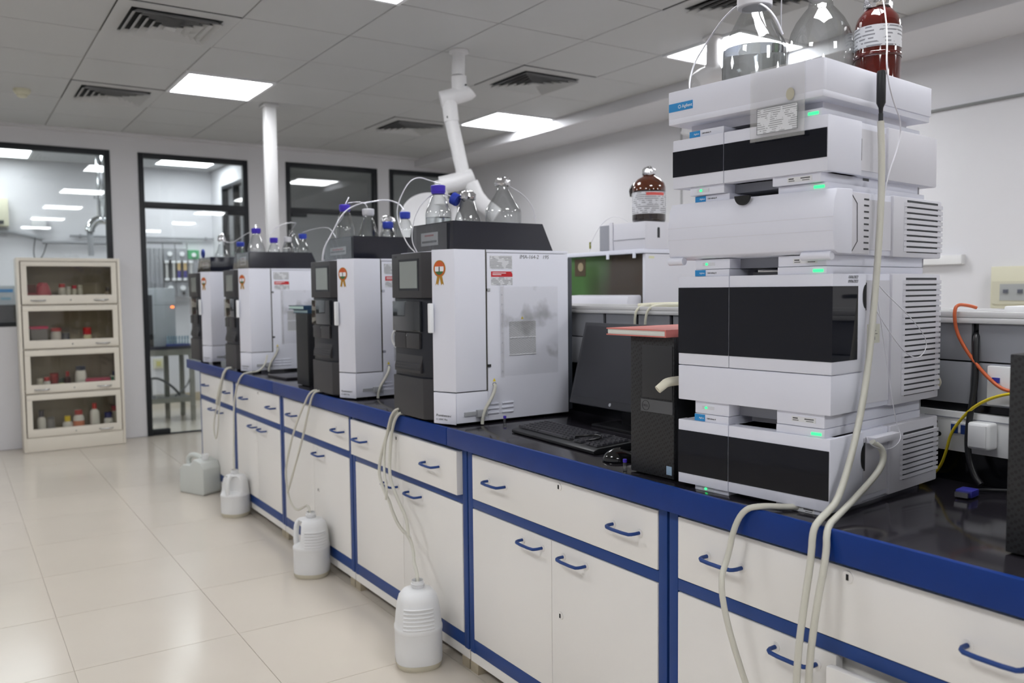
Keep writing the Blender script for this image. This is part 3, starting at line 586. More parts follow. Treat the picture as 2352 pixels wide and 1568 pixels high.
# pump, lowest
m = Mod('pump_module', 'lowest white tower module, black windows, standing on the worktop', TZ)
m.core(0.857, 1.012, (0.882, 0.99, 0.0118)); m.pads_bottom(TZ, 0.857)
d = m.box('door', INSTW, 0.0, 0.1455, 0.0, 0.03, 0.857, 1.012, 0.002); m.box('window', DGLASS, 0.0005, 0.1450, -0.0014, 0.006, 0.8815, 0.9865, par=d)
d = m.box('door', INSTW, 0.1468, TW, 0.0, 0.138, 0.857, 1.012, 0.002); m.box('window', DGLASS, 0.1473, TW-0.002, -0.0014, 0.006, 0.8815, 0.9865, par=d)
m.notch(0.140, 0.957, 0.027); m.pads_top(1.012, 1.030)
br = m.box('hose_bracket', INSTL, TW, TW+0.022, 0.150, 0.262, 0.986, 1.000, 0.001)
# sampler
m = Mod('sampler_module', 'tall white tower module with large wraparound black window', 1.031)
m.core(1.061, 1.357, (1.078, 1.345, 0.0128)); m.pads_bottom(1.031, 1.061)
d = m.box('door', INSTW, 0.0, 0.1455, 0.0, 0.03, 1.146, 1.357, 0.002); m.box('window', DGLASS, 0.0005, 0.1450, -0.0014, 0.006, 1.1735, 1.331, par=d)
d = m.box('door', INSTW, 0.1468, TW+0.001, 0.0, 0.138, 1.146, 1.357, 0.002); m.box('window', DGLASS, 0.1473, TW+0.0022, -0.0014, 0.102, 1.1735, 1.331, par=d)
m.box('drawer_front', INSTW, 0.0, TW, 0.0, 0.125, 1.061, 1.1445, 0.002)
m.notch(0.136, 1.308, 0.026); m.pads_top(1.357, 1.373)
text('handwriting', "10/06/2022\n09/06/2023", 0.0090, (0.060, -TW-0.0016, 1.347-m.z0), '-Y', INKG, m.t, slant=0.4)
st = m.box('asset_sticker', mat('sticker_cream', (206, 206, 192), 0.6), TW-0.0032, TW-0.0012, 0.150, 0.205, 1.205, 1.247)
for k, z in enumerate((1.240, 1.233, 1.226)): m.box('print_line', INK, TW-0.0012, TW-0.0008, 0.156, 0.182+0.006*k, z-0.0012, z, par=st)
m.box('print_block', INKG, TW-0.0012, TW-0.0008, 0.156, 0.184, 1.212, 1.219, par=st)
# column oven with bulging flap
m = Mod('column_oven_module', 'white tower module with plain bulging front flap and half-round finger hole', 1.374)
m.core(1.397, 1.531, (1.408, 1.520, 0.0128)); m.pads_bottom(1.374, 1.397)
prof = [(0.06, 1.398), (0.002, 1.399), (-0.010, 1.405), (-0.016, 1.44), (-0.016, 1.475), (-0.011, 1.510), (-0.002, 1.531), (0.06, 1.533)]
fl = MB().prism([(p[0], p[1]-m.z0) for p in prof], (0, -TW-0.010, 0), (1, 0, 0), (0, 0, 1), (0, 1, 0), TW+0.030).build('front_flap', INSTW, m.t, bev=0.003)
MB().disc((-0.0125, -0.192, 1.5335-m.z0), (0, -1, 0), (0, 0, 1), 0.020, 0.021, 0.006, 20, PI, 2*PI).build('finger_hole', DARK, fl)
for z in (1.472, 1.444): MB().box(-0.0166, -0.0158, -TW-0.0095, 0.0195, z-m.z0, z+0.0008-m.z0).build('crease', INSTL, fl)
m.box('side_cheek', INSTL, TW-0.003, TW+0.004, 0.045, 0.142, 1.399, 1.528, 0.002)
for k in range(9): m.box('side_slot', SLIT, TW+0.0040, TW+0.0046, 0.118, 0.138, 1.408+k*0.0132, 1.4115+k*0.0132)
for (p, q) in (((0.062, 1.526), (0.088, 1.505)), ((0.088, 1.505), (0.090, 1.425)), ((0.090, 1.425), (0.066, 1.402))):
    MB().tube([(p[0], -TW-0.0045, p[1]-m.z0), (q[0], -TW-0.0045, q[1]-m.z0)], 0.0009, 6).build('flap_seam', SLIT, m.t)
for (a, b) in ((-0.022, 0.022), (0.335, 0.402)):
    MB().tube([(-0.006, -a, 1.394-m.z0), (-0.006, -b, 1.394-m.z0)], 0.0095, 14).build('hinge_roll', INSTW, m.t, smooth=40)
m.pads_top(1.531, 1.546)
# detector
m = Mod('detector_module', 'white tower module with narrow black window below the solvent tray', 1.547, -0.008, -0.012)
m.core(1.567, 1.681); m.pads_bottom(1.547, 1.567)
d = m.box('door', INSTW, 0.0, 0.1455, 0.0, 0.03, 1.567, 1.681, 0.002); m.box('window', DGLASS, 0.0005, 0.1450, -0.0014, 0.006, 1.5945, 1.6545, par=d)
d = m.box('door', INSTW, 0.1468, TW+0.002, 0.0, 0.136, 1.567, 1.681, 0.002); m.box('window', DGLASS, 0.1473, TW, -0.0014, 0.006, 1.5945, 1.6545, par=d)
m.notch(0.134, 1.622, 0.020); m.pads_top(1.681, 1.697)
m.box('port', SLIT, TW+0.0030, TW+0.0036, 0.140, 0.165, 1.556, 1.562)
# solvent tray on top
m = Mod('solvent_tray', 'open white solvent tray on top of the tower', 1.698, -0.015, -0.020)
W2 = 0.402
m.box('neck', INSTL, 0.03, W2-0.03, 0.05, 0.42, 1.698, 1.717)
m.box('floor_plate', INSTW, 0.0, W2, 0.0, 0.474, 1.717, 1.732, 0.003)
m.box('tray_wall', INSTW, 0.0, W2, 0.0, 0.012, 1.730, 1.795, 0.002); m.box('tray_wall', INSTW, 0.0, W2, 0.462, 0.474, 1.730, 1.795, 0.002)
m.box('tray_wall', INSTW, 0.0, 0.010, 0.011, 0.463, 1.730, 1.795, 0.002); 
m.box('tray_wall', INSTW, W2-0.012, W2, 0.011, 0.226, 1.730, 1.795, 0.002); m.box('tray_wall', INSTW, W2-0.008, W2+0.004, 0.225, 0.473, 1.730, 1.797, 0.002)
q = m.box('logo_plate', LOGOB, 0.002, 0.072, -0.0012, 0.001, 1.7475, 1.7665); m.txt('Agilent', 0.0105, 0.041, 1.7535, WHITEP, -0.0015, q)
for k in range(8):
    a = k*PI/4; MB().disc((-0.0014, -0.034-0.0035*math.cos(a), 1.757-m.z0+0.0035*math.sin(a)), (0, -1, 0), (0, 0, 1), 0.0010, 0.0010, 0.0003, 8).build('logo_dot', WHITEP, q)
# clear document sleeve hanging from the tray
t = thing('document_sleeve', 'clear plastic sleeve with a form hanging over the tray front', 'document', tw(0.216, -0.021, 1.645), TA)
MB().box(-0.0032, -0.0014, -0.131, 0.0, 0.0, 0.152).build('sleeve', SLEEVE, t); 
pp = MB().box(-0.0044, -0.0036, -0.116, -0.018, 0.014, 0.068).build('form_sheet', PRINTF, t)
for (a, b, c, d) in ((-0.116, -0.018, 0.014, 0.0148), (-0.116, -0.018, 0.0672, 0.068), (-0.116, -0.1152, 0.014, 0.068), (-0.0188, -0.018, 0.014, 0.068)):
    MB().box(-0.0048, -0.0044, a, b, c, d).build('border_line', INKG, pp)
MB().disc((-0.0036, -0.098, 0.088), (0, -1, 0), (0, 0, 1), 0.010, 0.013, 0.0002, 14).build('stain', mat('stain_tan', (188, 184, 166), 0.8), t)
# bottles on the tray
def bottle_parts(t, r, prof, gm=None, liquid=None, lm=None, n=32):
    MB().lathe(prof, n).build('glass', gm or GLASS, t, smooth=50)
    if liquid:
        lp = [(max(0.002, q[0]-0.0022), q[1]+(0.003 if i == 0 else 0)) for i, q in enumerate(prof) if q[1] < liquid]
        a = [q for q in prof if q[1] < liquid][-1]; b = [q for q in prof if q[1] >= liquid][0]
        f = (liquid-a[1])/(b[1]-a[1]); lp.append((a[0]+(b[0]-a[0])*f-0.0022, liquid))
        MB().lathe(lp, n).build('liquid', lm or WATER, t, smooth=50)
def cone_bottle(label, x, y, z, r, hs, hn, ht, nr, cap=None, liquid=None, rotz=0, name='solvent_bottle', capm=None, n=28, ballcap=False):
    """reservoir bottle: straight wall to hs, cone to hn, neck to ht"""
    t = thing(name, label, 'bottle', (x, y, z), rotz)
    prof = [(r*0.90, 0.0), (r*0.985, 0.006), (r, 0.015), (r, hs*0.93), (r*0.985, hs), (r*0.94, hs+(hn-hs)*0.10), (nr*1.25, hn-(hn-hs)*0.10), (nr*1.02, hn), (nr, ht)]
    bottle_parts(t, r, prof, liquid=liquid, n=n)
    if cap == 'screw':
        MB().lathe([(nr*1.28, ht-0.020), (nr*1.30, ht-0.018), (nr*1.30, ht+0.004), (nr*1.2, ht+0.006)], 20).build('cap', capm or BLUECAP, t, smooth=40)
        MB().lathe([(nr*1.18, ht-0.026), (nr*1.18, ht-0.020)], 20).build('cap_ring', capm or BLUECAP, t, smooth=40)
    elif cap == 'foil':
        foil_cap(t, nr*1.35, ht-0.020, ht+0.012)
    return t
def foil_cap(t, r, z0, z1, dx=0.0, dy=0.0, rough=0.16):
    mb = MB().lathe([(r*1.05, z0), (r*1.12, z0+(z1-z0)*0.25), (r*1.0, z0+(z1-z0)*0.6), (r*0.75, z1-(z1-z0)*0.12), (r*0.25, z1)], 18, (dx, dy, 0))
    rnd = random.Random(int(r*1e5)+int(z1*1e4))
    mb.v = [(x+rnd.uniform(-1, 1)*r*rough, y+rnd.uniform(-1, 1)*r*rough, z+rnd.uniform(-1, 1)*r*rough*0.8) for x, y, z in mb.v]
    return mb.build('foil_cap', FOIL, t, smooth=20)
zt = 1.7325
p = tw(0.137, 0.105, zt); t = cone_bottle('large clear solvent bottle half full of liquid with grey cap', p[0], p[1], zt, 0.0735, 0.155, 0.238, 0.285, 0.028, None, 0.150)
MB().lathe([(0.038, 0.246), (0.040, 0.248), (0.040, 0.282), (0.036, 0.286)], 28).build('cap', GREYCAP, t, smooth=40)
p = tw(0.226, 0.240, zt)
t = thing('solvent_bottle', 'large clear round-shouldered solvent bottle, nearly empty', 'bottle', p)
prof = [(0.066, 0.0), (0.073, 0.007), (0.0745, 0.015), (0.0745, 0.150), (0.073, 0.172), (0.067, 0.196), (0.055, 0.220), (0.040, 0.240), (0.029, 0.252), (0.027, 0.262), (0.027, 0.30)]
bottle_parts(t, 0.0745, prof, liquid=0.022); MB().lathe([(0.034, 0.278), (0.034, 0.312)], 24).build('cap', GREYCAP, t, smooth=40)
p = tw(0.335, 0.300, zt)
t = thing('reagent_bottle', 'amber glass reagent bottle with foil cap on the tower tray', 'bottle', p, math.radians(-35))
prof = [(0.045, 0.0), (0.049, 0.006), (0.050, 0.015), (0.050, 0.182), (0.049, 0.197), (0.044, 0.212), (0.033, 0.226), (0.025, 0.232), (0.023, 0.246)]
MB().lathe(prof, 32).build('glass', AMBER, t, smooth=50); foil_cap(t, 0.028, 0.232, 0.268)
MB().lathe([(0.0506, 0.138), (0.0506, 0.186)], 32, cap=False).build('paper_label', PRINTL, t, smooth=50)
MB().lathe([(0.0512, 0.118), (0.0526, 0.120), (0.0526, 0.126), (0.0512, 0.128)], 32, cap=False).build('glass_ring', AMBER, t, smooth=50)
# probe, its thin line and the long hose down the side of the tower
t = thing('sensor_probe', 'black pen-like probe clipped at the tray corner', 'probe', tw(TW+0.012, 0.168, 1.70), TA)
MB().lathe([(0.004, 0.0), (0.005, 0.012), (0.0095, 0.022), (0.0095, 0.085), (0.008, 0.090)], 16, (0, 0.0, 0.0)).build('grip', BLK, t, smooth=40); MB().lathe([(0.005, -0.018), (0.005, 0.0)], 14).build('collar', SLIT, t, smooth=40)
hose('long milky hose hanging from the black probe down the tower side', [tw(TW+0.012, 0.168, 1.684), tw(TW+0.014, 0.172, 1.60), tw(TW+0.016, 0.168, 1.50), tw(TW+0.018, 0.148, 1.34), tw(TW+0.02, 0.115, 1.15), tw(TW+0.022, 0.066, 1.012), tw(TW+0.022, 0.0, 0.893), tw(TW+0.022, -0.045, 0.872), (1.445, 1.058, 0.864), (X0-0.010, 1.060, 0.845), (X0-0.016, 1.058, 0.79), (X0-0.034, 1.060, 0.70), (X0-0.050, 1.062, 0.60), (X0-0.05, 1.066, 0.50), (X0-0.05, 1.06, 0.3), (X0-0.09, 1.05, 0.02)], 0.0072)
def line(label, pts, r=0.0012, m=None, sm=3, name='solvent_line'): return cable(name, label, pts, r, m or TUBEW, sm, 'tubing', 'thin solvent lines', 6)
line('thin white line wavering from the amber bottle down past the probe', [tw(0.335, 0.300, 1.995), tw(0.36, 0.265, 1.985), tw(0.375, 0.25, 1.95), tw(TW+0.008, 0.20, 1.87), tw(TW+0.026, 0.160, 1.79), tw(TW+0.026, 0.190, 1.73), tw(TW+0.02, 0.245, 1.69), tw(TW+0.018, 0.240, 1.64), tw(TW+0.012, 0.196, 1.56), tw(TW+0.008, 0.19, 1.48)], 0.0016)
line('fine clear line looping beside the vents of the tall module', [tw(TW+0.008, 0.175, 1.335), tw(TW+0.012, 0.20, 1.315), tw(TW+0.02, 0.30, 1.262), tw(TW+0.02, 0.40, 1.20), tw(TW+0.02, 0.36, 1.16), tw(TW+0.02, 0.28, 1.175), tw(TW+0.012, 0.18, 1.26), tw(TW+0.006, 0.15, 1.30)], 0.0011)
line('fine clear line hanging in a loop under the pump bracket', [tw(TW+0.006, 0.18, 1.30), tw(TW+0.008, 0.22, 1.16), tw(TW+0.012, 0.26, 1.02), tw(TW+0.026, 0.265, 0.985), tw(TW+0.028, 0.20, 0.966), tw(TW+0.02, 0.13, 0.985), tw(TW+0.01, 0.13, 1.005)], 0.0011)
line('thick clear tube arching off the grey-capped bottle to the left', [tw(0.137, 0.105, 1.99), tw(0.10, 0.10, 2.0), tw(0.05, 0.10, 1.975), tw(0.0, 0.10, 1.925), tw(-0.025, 0.085, 1.88), tw(-0.020, 0.06, 1.82), tw(0.004, 0.05, 1.78), tw(0.012, 0.06, 1.735)], 0.0022)
line('clear tube from the grey-capped bottle toward the empty bottle', [tw(0.150, 0.09, 1.985), tw(0.18, 0.08, 1.97), tw(0.205, 0.085, 1.94), tw(0.215, 0.10, 1.90)], 0.0024)
line('slanting clear line between the two clear bottles', [tw(0.20, 0.12, 2.04), tw(0.185, 0.14, 1.98), tw(0.178, 0.15, 1.94), tw(0.175, 0.16, 1.90)], 0.0014)
t = tag(MB().tube([tw(-0.03, 0.05, 1.10), tw(-0.032, -0.005, 1.100), tw(-0.035, -0.02, 1.090), tw(-0.040, -0.030, 1.082)], [0.012, 0.010], 10, smooth=2).build('cloth_wipe', mat('cream_cloth', (220, 216, 198), 0.8), smooth=40), 'rolled cream wipe poking out left of the tower', 'cloth')

# ------------------------------------------------------------------ four upright analysers along the bench
YEL = mat('warning_yellow', (224, 200, 40), 0.5); BADGE_O = mat('badge_orange', (204, 92, 44), 0.5); BADGE_G = mat('badge_green', (70, 110, 60), 0.5); GOLD = mat('badge_gold', (176, 132, 40), 0.45); SLATE = mat('rear_slate', (64, 68, 76), 0.45)
def grimy_sleeve():
    m = bpy.data.materials.new('grimy_clear_sleeve'); m.use_nodes = True; nt = m.node_tree; nt.nodes.clear()
    out = nt.nodes.new('ShaderNodeOutputMaterial'); tr = nt.nodes.new('ShaderNodeBsdfTransparent'); df = nt.nodes.new('ShaderNodeBsdfDiffuse'); gl = nt.nodes.new('ShaderNodeBsdfGlossy'); gl.inputs['Roughness'].default_value = 0.08
    tr.inputs[0].default_value = (1.0, 1.0, 1.0, 1); df.inputs[0].default_value = (0.26, 0.26, 0.24, 1)
    tc = nt.nodes.new('ShaderNodeTexCoord'); n = nt.nodes.new('ShaderNodeTexNoise'); n.inputs['Scale'].default_value = 7.0; n.inputs['Detail'].default_value = 6.0; nt.links.new(tc.outputs['Object'], n.inputs['Vector'])
    r = nt.nodes.new('ShaderNodeMapRange'); r.inputs[1].default_value = 0.54; r.inputs[2].default_value = 0.76; r.inputs[3].default_value = 0.015; r.inputs[4].default_value = 0.34; nt.links.new(n.outputs['Fac'], r.inputs[0])
    a = nt.nodes.new('ShaderNodeMixShader'); nt.links.new(r.outputs[0], a.inputs[0]); nt.links.new(tr.outputs[0], a.inputs[1]); nt.links.new(df.outputs[0], a.inputs[2])
    b = nt.nodes.new('ShaderNodeMixShader'); b.inputs[0].default_value = 0.03; nt.links.new(a.outputs[0], b.inputs[1]); nt.links.new(gl.outputs[0], b.inputs[2]); nt.links.new(b.outputs[0], out.inputs[0])
    return m
GRSL = grimy_sleeve()
EXC = Vector((0.383, -0.924, 0)).normalized(); NC = EXC.cross(Vector((0, 0, 1)))
def on_ch(u, z, out=0.0005):      # point on the chamfered corner, u = distance from its far edge
    q = Vector((-0.035, 0.094, z))+EXC*u+NC*out; return q
def analyser(label, x, y, sleeve=True, hand=True, tag_white=True, lab2=True):
    t = thing('liquid_chromatograph', label, 'lab instrument', (x, y, TZ), 0, 'upright analysers along the bench')
    b = B(0.139, 0.505, 0.0, 0.41, 0.012, 0.619).build('body', LCW, t, bev=0.002)
    B(0.006, 0.1385, 0.0, 0.41, 0.012, 0.120).build('lower_side_panel', LCW, t, bev=0.0015)
    B(0.012, 0.1385, 0.004, 0.41, 0.121, 0.622).build('inner_core', LCDD, t)
    B(0.137, 0.505, 0.0, 0.41, 0.6205, 0.631).build('top_trim', LCW, t, bev=0.0015); B(0.0, 0.1365, 0.10, 0.41, 0.6225, 0.631).build('top_trim', LCW, t, bev=0.0015)
    plan = [(0.0045, 0.0), (0.1325, 0.0), (0.1325, 0.0038), (0.011, 0.0038), (0.011, 0.097), (-0.032, 0.097), (-0.035, 0.094)]
    MB().prism(plan, (0, 0, 0.124), (1, 0, 0), (0, 1, 0), (0, 0, 1), 0.5065).build('front_door', LCW, t, bev=0.002)
    MB().prism([(0.0045, 0.0), (0.0055, 0.004), (0.0055, 0.097), (-0.032, 0.097), (-0.035, 0.094)], (0, 0, 0.008), (1, 0, 0), (0, 1, 0), (0, 0, 1), 0.112).build('corner_panel', LCW, t, bev=0.002)
    B(0.1335, 0.1382, 0.0008, 0.004, 0.121, 0.630).build('door_seam', SEAM, t)
    for z in (0.486, 0.212): B(0.1375, 0.150, -0.004, 0.0, z-0.005, z+0.005).build('latch', STEEL, t)
    # dark front column, with a bevel towards the white door
    pl = [(-0.040, 0.165), (0.004, 0.101), (0.011, 0.101), (0.011, 0.410), (-0.040, 0.410)]
    hd = MB().prism(pl, (0, 0, 0.4585), (1, 0, 0), (0, 1, 0), (0, 0, 1), 0.1675).build('control_head', LCD, t, bev=0.003)
    B(-0.0412, -0.0395, 0.186, 0.350, 0.486, 0.604).build('screen_bezel', LCDD, hd); B(-0.0424, -0.0412, 0.196, 0.338, 0.495, 0.595).build('screen', SCREEN, hd)
    text('lettering', 'SHIMADZU', 0.0075, (-0.0404, 0.404, 0.612), '-X', INKG, hd)
    MB().prism(pl, (0, 0, 0.012), (1, 0, 0), (0, 1, 0), (0, 0, 1), 0.150).build('base_panel', LCD, t, bev=0.003)
    md = MB().prism([(-0.030, 0.178), (0.004, 0.103), (0.011, 0.103), (0.011, 0.408), (-0.030, 0.408)], (0, 0, 0.1615), (1, 0, 0), (0, 1, 0), (0, 0, 1), 0.2975).build('front_frame', LCDD, t, bev=0.002)
    B(-0.0415, -0.030, 0.182, 0.408, 0.333, 0.447).build('window', mat('smoky_window', (40, 44, 48), 0.05, coat=0.6), md, bev=0.003)
    for q in ((0.190, 0.296), (0.300, 0.396)):
        w = B(-0.0405, -0.030, q[0], q[1], 0.270, 0.328).build('pump_box', LCD, md, bev=0.002); MB().disc((-0.0405, q[1]-0.008, 0.318), (0, -1, 0), (0, 0, 1), 0.0035, 0.0035, 0.002, 12).build('knob', STEEL, w)
    tr = MB().prism([(-0.028, 0.262), (-0.031, 0.235), (-0.0405, 0.200), (-0.0405, 0.180), (-0.030, 0.180)], (0, 0.184, 0), (1, 0, 0), (0, 0, 1), (0, 1, 0), 0.214).build('drip_tray', LCD, md, bev=0.0015)
    for k in range(3): B(-0.0425+k*0.0025, -0.038+k*0.0025, 0.19, 0.392, 0.190+k*0.011, 0.194+k*0.011).build('tray_rib', LCDD, tr)
    hn = B(-0.052, -0.036, 0.080, 0.100, 0.334, 0.440).build('door_handle', WHITEP, t, bev=0.004)
    B(0.5055, 0.534, 0.012, 0.398, 0.02, 0.605).build('rear_cover', SLATE, t, bev=0.003)
    for (a, c) in ((0.02, 0.03), (0.36, 0.03), (0.02, 0.36), (0.42, 0.36)): B(a, a+0.05, c, c+0.03, 0.0, 0.013).build('foot', DARK, t)
    # side of the body
    for q in range(2):
        z1 = 0.369-q*0.063; g = B(0.233, 0.351, -0.0015, 0.0, z1-0.058, z1).build('grille', GRILL, t)
        B(0.232, 0.352, -0.0035, 0.0, z1-0.0605, z1-0.058).build('grille_lip', WHITEP, g)
    for q in range(2):
        for k in range(3): B(0.131+q*0.066, 0.183+q*0.064, -0.004, 0.0, 0.036+k*0.0165, 0.0415+k*0.0165).build('louvre', LCW, t, bev=0.0012)
    for (cx, cz, s) in ((0.165, 0.153, 0.007), (0.291, 0.377, 0.006)):
        MB().prism([(-s, 0), (s, 0), (0, s*1.8)], (cx, -0.0001, cz), (1, 0, 0), (0, 0, 1), (0, -1, 0), 0.0006).build('warning_triangle', YEL, t)
    MB().disc((0.165, 0.0, 0.143), (1, 0, 0), (0, 0, 1), 0.008, 0.008, 0.003, 16).build('grommet', INSTG, t)
    MB().tube([(0.165, 0.002, 0.142), (0.163, -0.012, 0.138), (0.150, -0.018, 0.108), (0.120, -0.016, 0.065), (0.106, -0.014, 0.035), (0.103, -0.014, 0.004)], 0.0062, 10, smooth=2).build('drain_hose', HOSE, t, smooth=60)
    c = B(0.085, 0.126, -0.016, 0.0, 0.030, 0.056).build('hose_clip', mat('clip_grey', (178, 180, 184), 0.25, trans=0.15), t, bev=0.002); B(0.036, 0.086, -0.004, 0.0, 0.036, 0.050).build('clip_arm', mat('clip_grey', (178, 180, 184), 0.25, trans=0.15), c)
    if lab2:
        B(0.151, 0.248, -0.0006, 0.0, 0.562, 0.609).build('rating_label', PRINT, t)
        rl = B(0.156, 0.249, -0.0006, 0.0, 0.503, 0.5525).build('service_label', PRINT, t)
        MB().prism([(0, 0), (0.093, 0), (0.093, 0.010), (0.086, 0.0195), (0, 0.0195)], (0.156, -0.0006, 0.533), (1, 0, 0), (0, 0, 1), (0, -1, 0), 0.0004).build('red_header', RED, rl)
        B(0.162, 0.220, -0.0012, -0.001, 0.5455, 0.5480).build('print_line', WHITEP, rl); B(0.162, 0.200, -0.0012, -0.001, 0.5395, 0.5420).build('print_line', WHITEP, rl)
    if hand: text('handwriting', 'IMA-164-2   195', 0.020, (0.281, -0.0006, 0.600), '-Y', INKG, t, slant=0.15)
    if sleeve:
        sl = B(0.198, 0.452, -0.0055, -0.0045, 0.170, 0.497).build('document_pocket', GRSL, t)
        B(0.192, 0.206, -0.0058, -0.0044, 0.166, 0.500).build('binder_strip', SLEEVEC, sl)
        for k in range(9): B(0.196, 0.200, -0.0062, -0.0058, 0.185+k*0.035, 0.190+k*0.035).build('punch_hole', INSTG, sl)
    # rosette sticker and model name on the bevelled corner
    bd = MB().disc(on_ch(0.036, 0.563), EXC, (0, 0, 1), 0.0270, 0.0300, 0.0006, 28).build('rosette_sticker', GOLD, t)
    MB().disc(on_ch(0.036, 0.563, 0.0011), EXC, (0, 0, 1), 0.0240, 0.0268, 0.0004, 28).build('rosette_ring', BADGE_O, bd)
    MB().disc(on_ch(0.036, 0.563, 0.0015), EXC, (0, 0, 1), 0.0200, 0.0225, 0.0004, 28, -0.72, PI+0.72).build('rosette_white', WHITEP, bd)
    MB().disc(on_ch(0.036, 0.563, 0.0019), EXC, (0, 0, 1), 0.0200, 0.0225, 0.0004, 20, 0.35, PI-0.35).build('rosette_orange', BADGE_O, bd)
    MB().disc(on_ch(0.036, 0.563, 0.0019), EXC, (0, 0, 1), 0.0200, 0.0225, 0.0004, 20, PI+0.45, 2*PI-0.45).build('rosette_green', BADGE_G, bd)
    MB().prism([(-0.002, -0.012), (0.002, -0.012), (0.002, 0.007), (-0.002, 0.007)], on_ch(0.036, 0.563, 0.0023), EXC, (0, 0, 1), NC, 0.0003).build('rosette_mark', INK, bd)
    for s in (-1, 1):
        MB().prism([(s*0.004-0.006, 0.0), (s*0.004+0.006, 0.0), (s*0.013+0.006, -0.036), (s*0.013, -0.030), (s*0.013-0.006, -0.036)][::1], on_ch(0.036, 0.540, 0.0002), EXC, (0, 0, 1), NC, 0.0003).build('rosette_tail', GOLD, bd)
    text('lettering', 'Prominence-i', 0.0125, on_ch(0.010, 0.034), None, INK, t, ex=EXC, slant=0.25); text('lettering', 'LC-2030C Plus', 0.0085, on_ch(0.010, 0.021), None, INKG, t, ex=EXC)
    return t
def tray(label, x, y, lab=(0.14, 0.27, 0.652, 0.700)):
    t = thing('bottle_tray', label, 'tray', (x, y, TZ), 0, 'black bottle trays on the analysers')
    o0, o1 = (0.018, 0.455, 0.028, 0.392), (0.020, 0.410, 0.032, 0.348); k = 0.006
    ring = lambda r, z, d: [(r[0]+d, r[2]+d, z), (r[1]-d, r[2]+d, z), (r[1]-d, r[3]-d, z), (r[0]+d, r[3]-d, z)]
    vs = ring(o0, 0.632, 0)+ring(o1, 0.733, 0)+ring(o1, 0.733, k)+ring((0.019, 0.44, 0.03, 0.375), 0.660, k)
    fs = [(3, 2, 1, 0)]+[(a*4+i, a*4+(i+1) % 4, (a+1)*4+(i+1) % 4, (a+1)*4+i) for a in range(3) for i in range(4)]+[(12, 13, 14, 15)]
    MB().add(vs, fs).build('shell', TRAYB, t)
    lb = B(0.0165, 0.0185, lab[0], lab[1], lab[2], lab[3]).build('paper_label', PAPER, t)
    B(0.0160, 0.0165, lab[0]+0.008, lab[1]-0.008, lab[2]+0.010, lab[2]+0.018).build('print_line', INKG, lb); B(0.0160, 0.0165, lab[0]+0.03, lab[1]-0.03, lab[3]-0.014, lab[3]-0.008).build('print_line', mat('faded_red_ink', (190, 120, 120), 0.6), lb)
    B(0.0120, 0.0128, lab[0]-0.075, lab[1]+0.055, 0.634, 0.728).build('clear_pocket', thin_glass('shiny_pocket', (0.93, 0.94, 0.95), 2.2, 0.9, 0.05, (150, 154, 160), 0.06), t)
    return t
U = [(1.483, 2.597), (1.497, 3.515), (1.515, 5.13), (1.500, 5.99)]
analyser('nearest white and charcoal analyser, label and plastic pocket on its side', *U[0])
analyser('second white and charcoal analyser from the viewer, beside the handled jug', *U[1], hand=False)
analyser('third white and charcoal analyser, its red label and grille half hidden', *U[2], hand=False)
analyser('farthest white and charcoal analyser at the end of the bench', *U[3], sleeve=False, hand=False)
tray('black bottle tray on the nearest analyser', *U[0]); tray('black bottle tray on the second analyser', *U[1], lab=(0.115, 0.30, 0.655, 0.690)); tray('black bottle tray on the third analyser', *U[2], lab=(0.11, 0.22, 0.655, 0.705)); tray('black bottle tray on the farthest analyser', *U[3], lab=(0.08, 0.24, 0.655, 0.70))
ZB = TZ+0.6605
cone_bottle('clear bottle with violet cap on the nearest analyser', 1.560, 2.838, ZB, 0.049, 0.120, 0.182, 0.214, 0.0215, 'screw', 0.10, capm=VIOLCAP)
b2 = cone_bottle('clear foil-topped bottle with a tilted blue cap on the nearest analyser', 1.655, 2.782, ZB, 0.050, 0.092, 0.165, 0.186, 0.022, 'foil', 0.06)
mb = MB().lathe([(0.022, -0.013), (0.0235, -0.010), (0.0235, 0.012), (0.02, 0.014)], 20); R_ = Matrix.Rotation(math.radians(62), 3, Vector((0.55, -0.83, 0)).cross(Vector((0, 0, 1)))); mb.v = [tuple(R_ @ Vector(v)+Vector((-0.042, 0.020, 0.168))) for v in mb.v]
mb.build('tilted_cap', BLUECAP, b2, smooth=40)
b3 = cone_bottle('widest clear bottle with foil stopper on the nearest analyser', 1.772, 2.715, ZB, 0.069, 0.124, 0.205, 0.238, 0.0205, 'foil', 0.05)
MB().lathe([(0.0694, 0.030), (0.0694, 0.075)], 32, cap=False).build('tape_label', mat('tape_label', (206, 206, 216), 0.6), b3, smooth=50)
cone_bottle('clear bottle with violet cap and foil on the second analyser', 1.585, 3.800, ZB, 0.044, 0.125, 0.20, 0.228, 0.020, 'screw', 0.05, capm=VIOLCAP); 
cone_bottle('clear bottle with grey cap on the second analyser', 1.683, 3.752, ZB, 0.051, 0.080, 0.170, 0.208, 0.022, 'screw', 0.055, capm=GREYCAP)
t = cone_bottle('clear bottle topped with crumpled foil on the second analyser', 1.778, 3.740, ZB, 0.040, 0.09, 0.15, 0.172, 0.022, 'foil', 0.05)
cone_bottle('short clear bottle with blue cap at the tray edge of the second analyser', 1.735, 3.648, ZB, 0.037, 0.075, 0.112, 0.142, 0.0195, 'screw', 0.03)
cone_bottle('tall clear bottle with blue cap at the right of the second analyser', 1.815, 3.628, ZB, 0.038, 0.115, 0.158, 0.190, 0.0195, 'screw', 0.03)
cone_bottle('small bottle with violet cap at the left of the second analyser tray', 1.552, 3.836-0.005+0.0, ZB, 0.018, 0.05, 0.075, 0.098, 0.012, 'screw', capm=VIOLCAP) if False else None
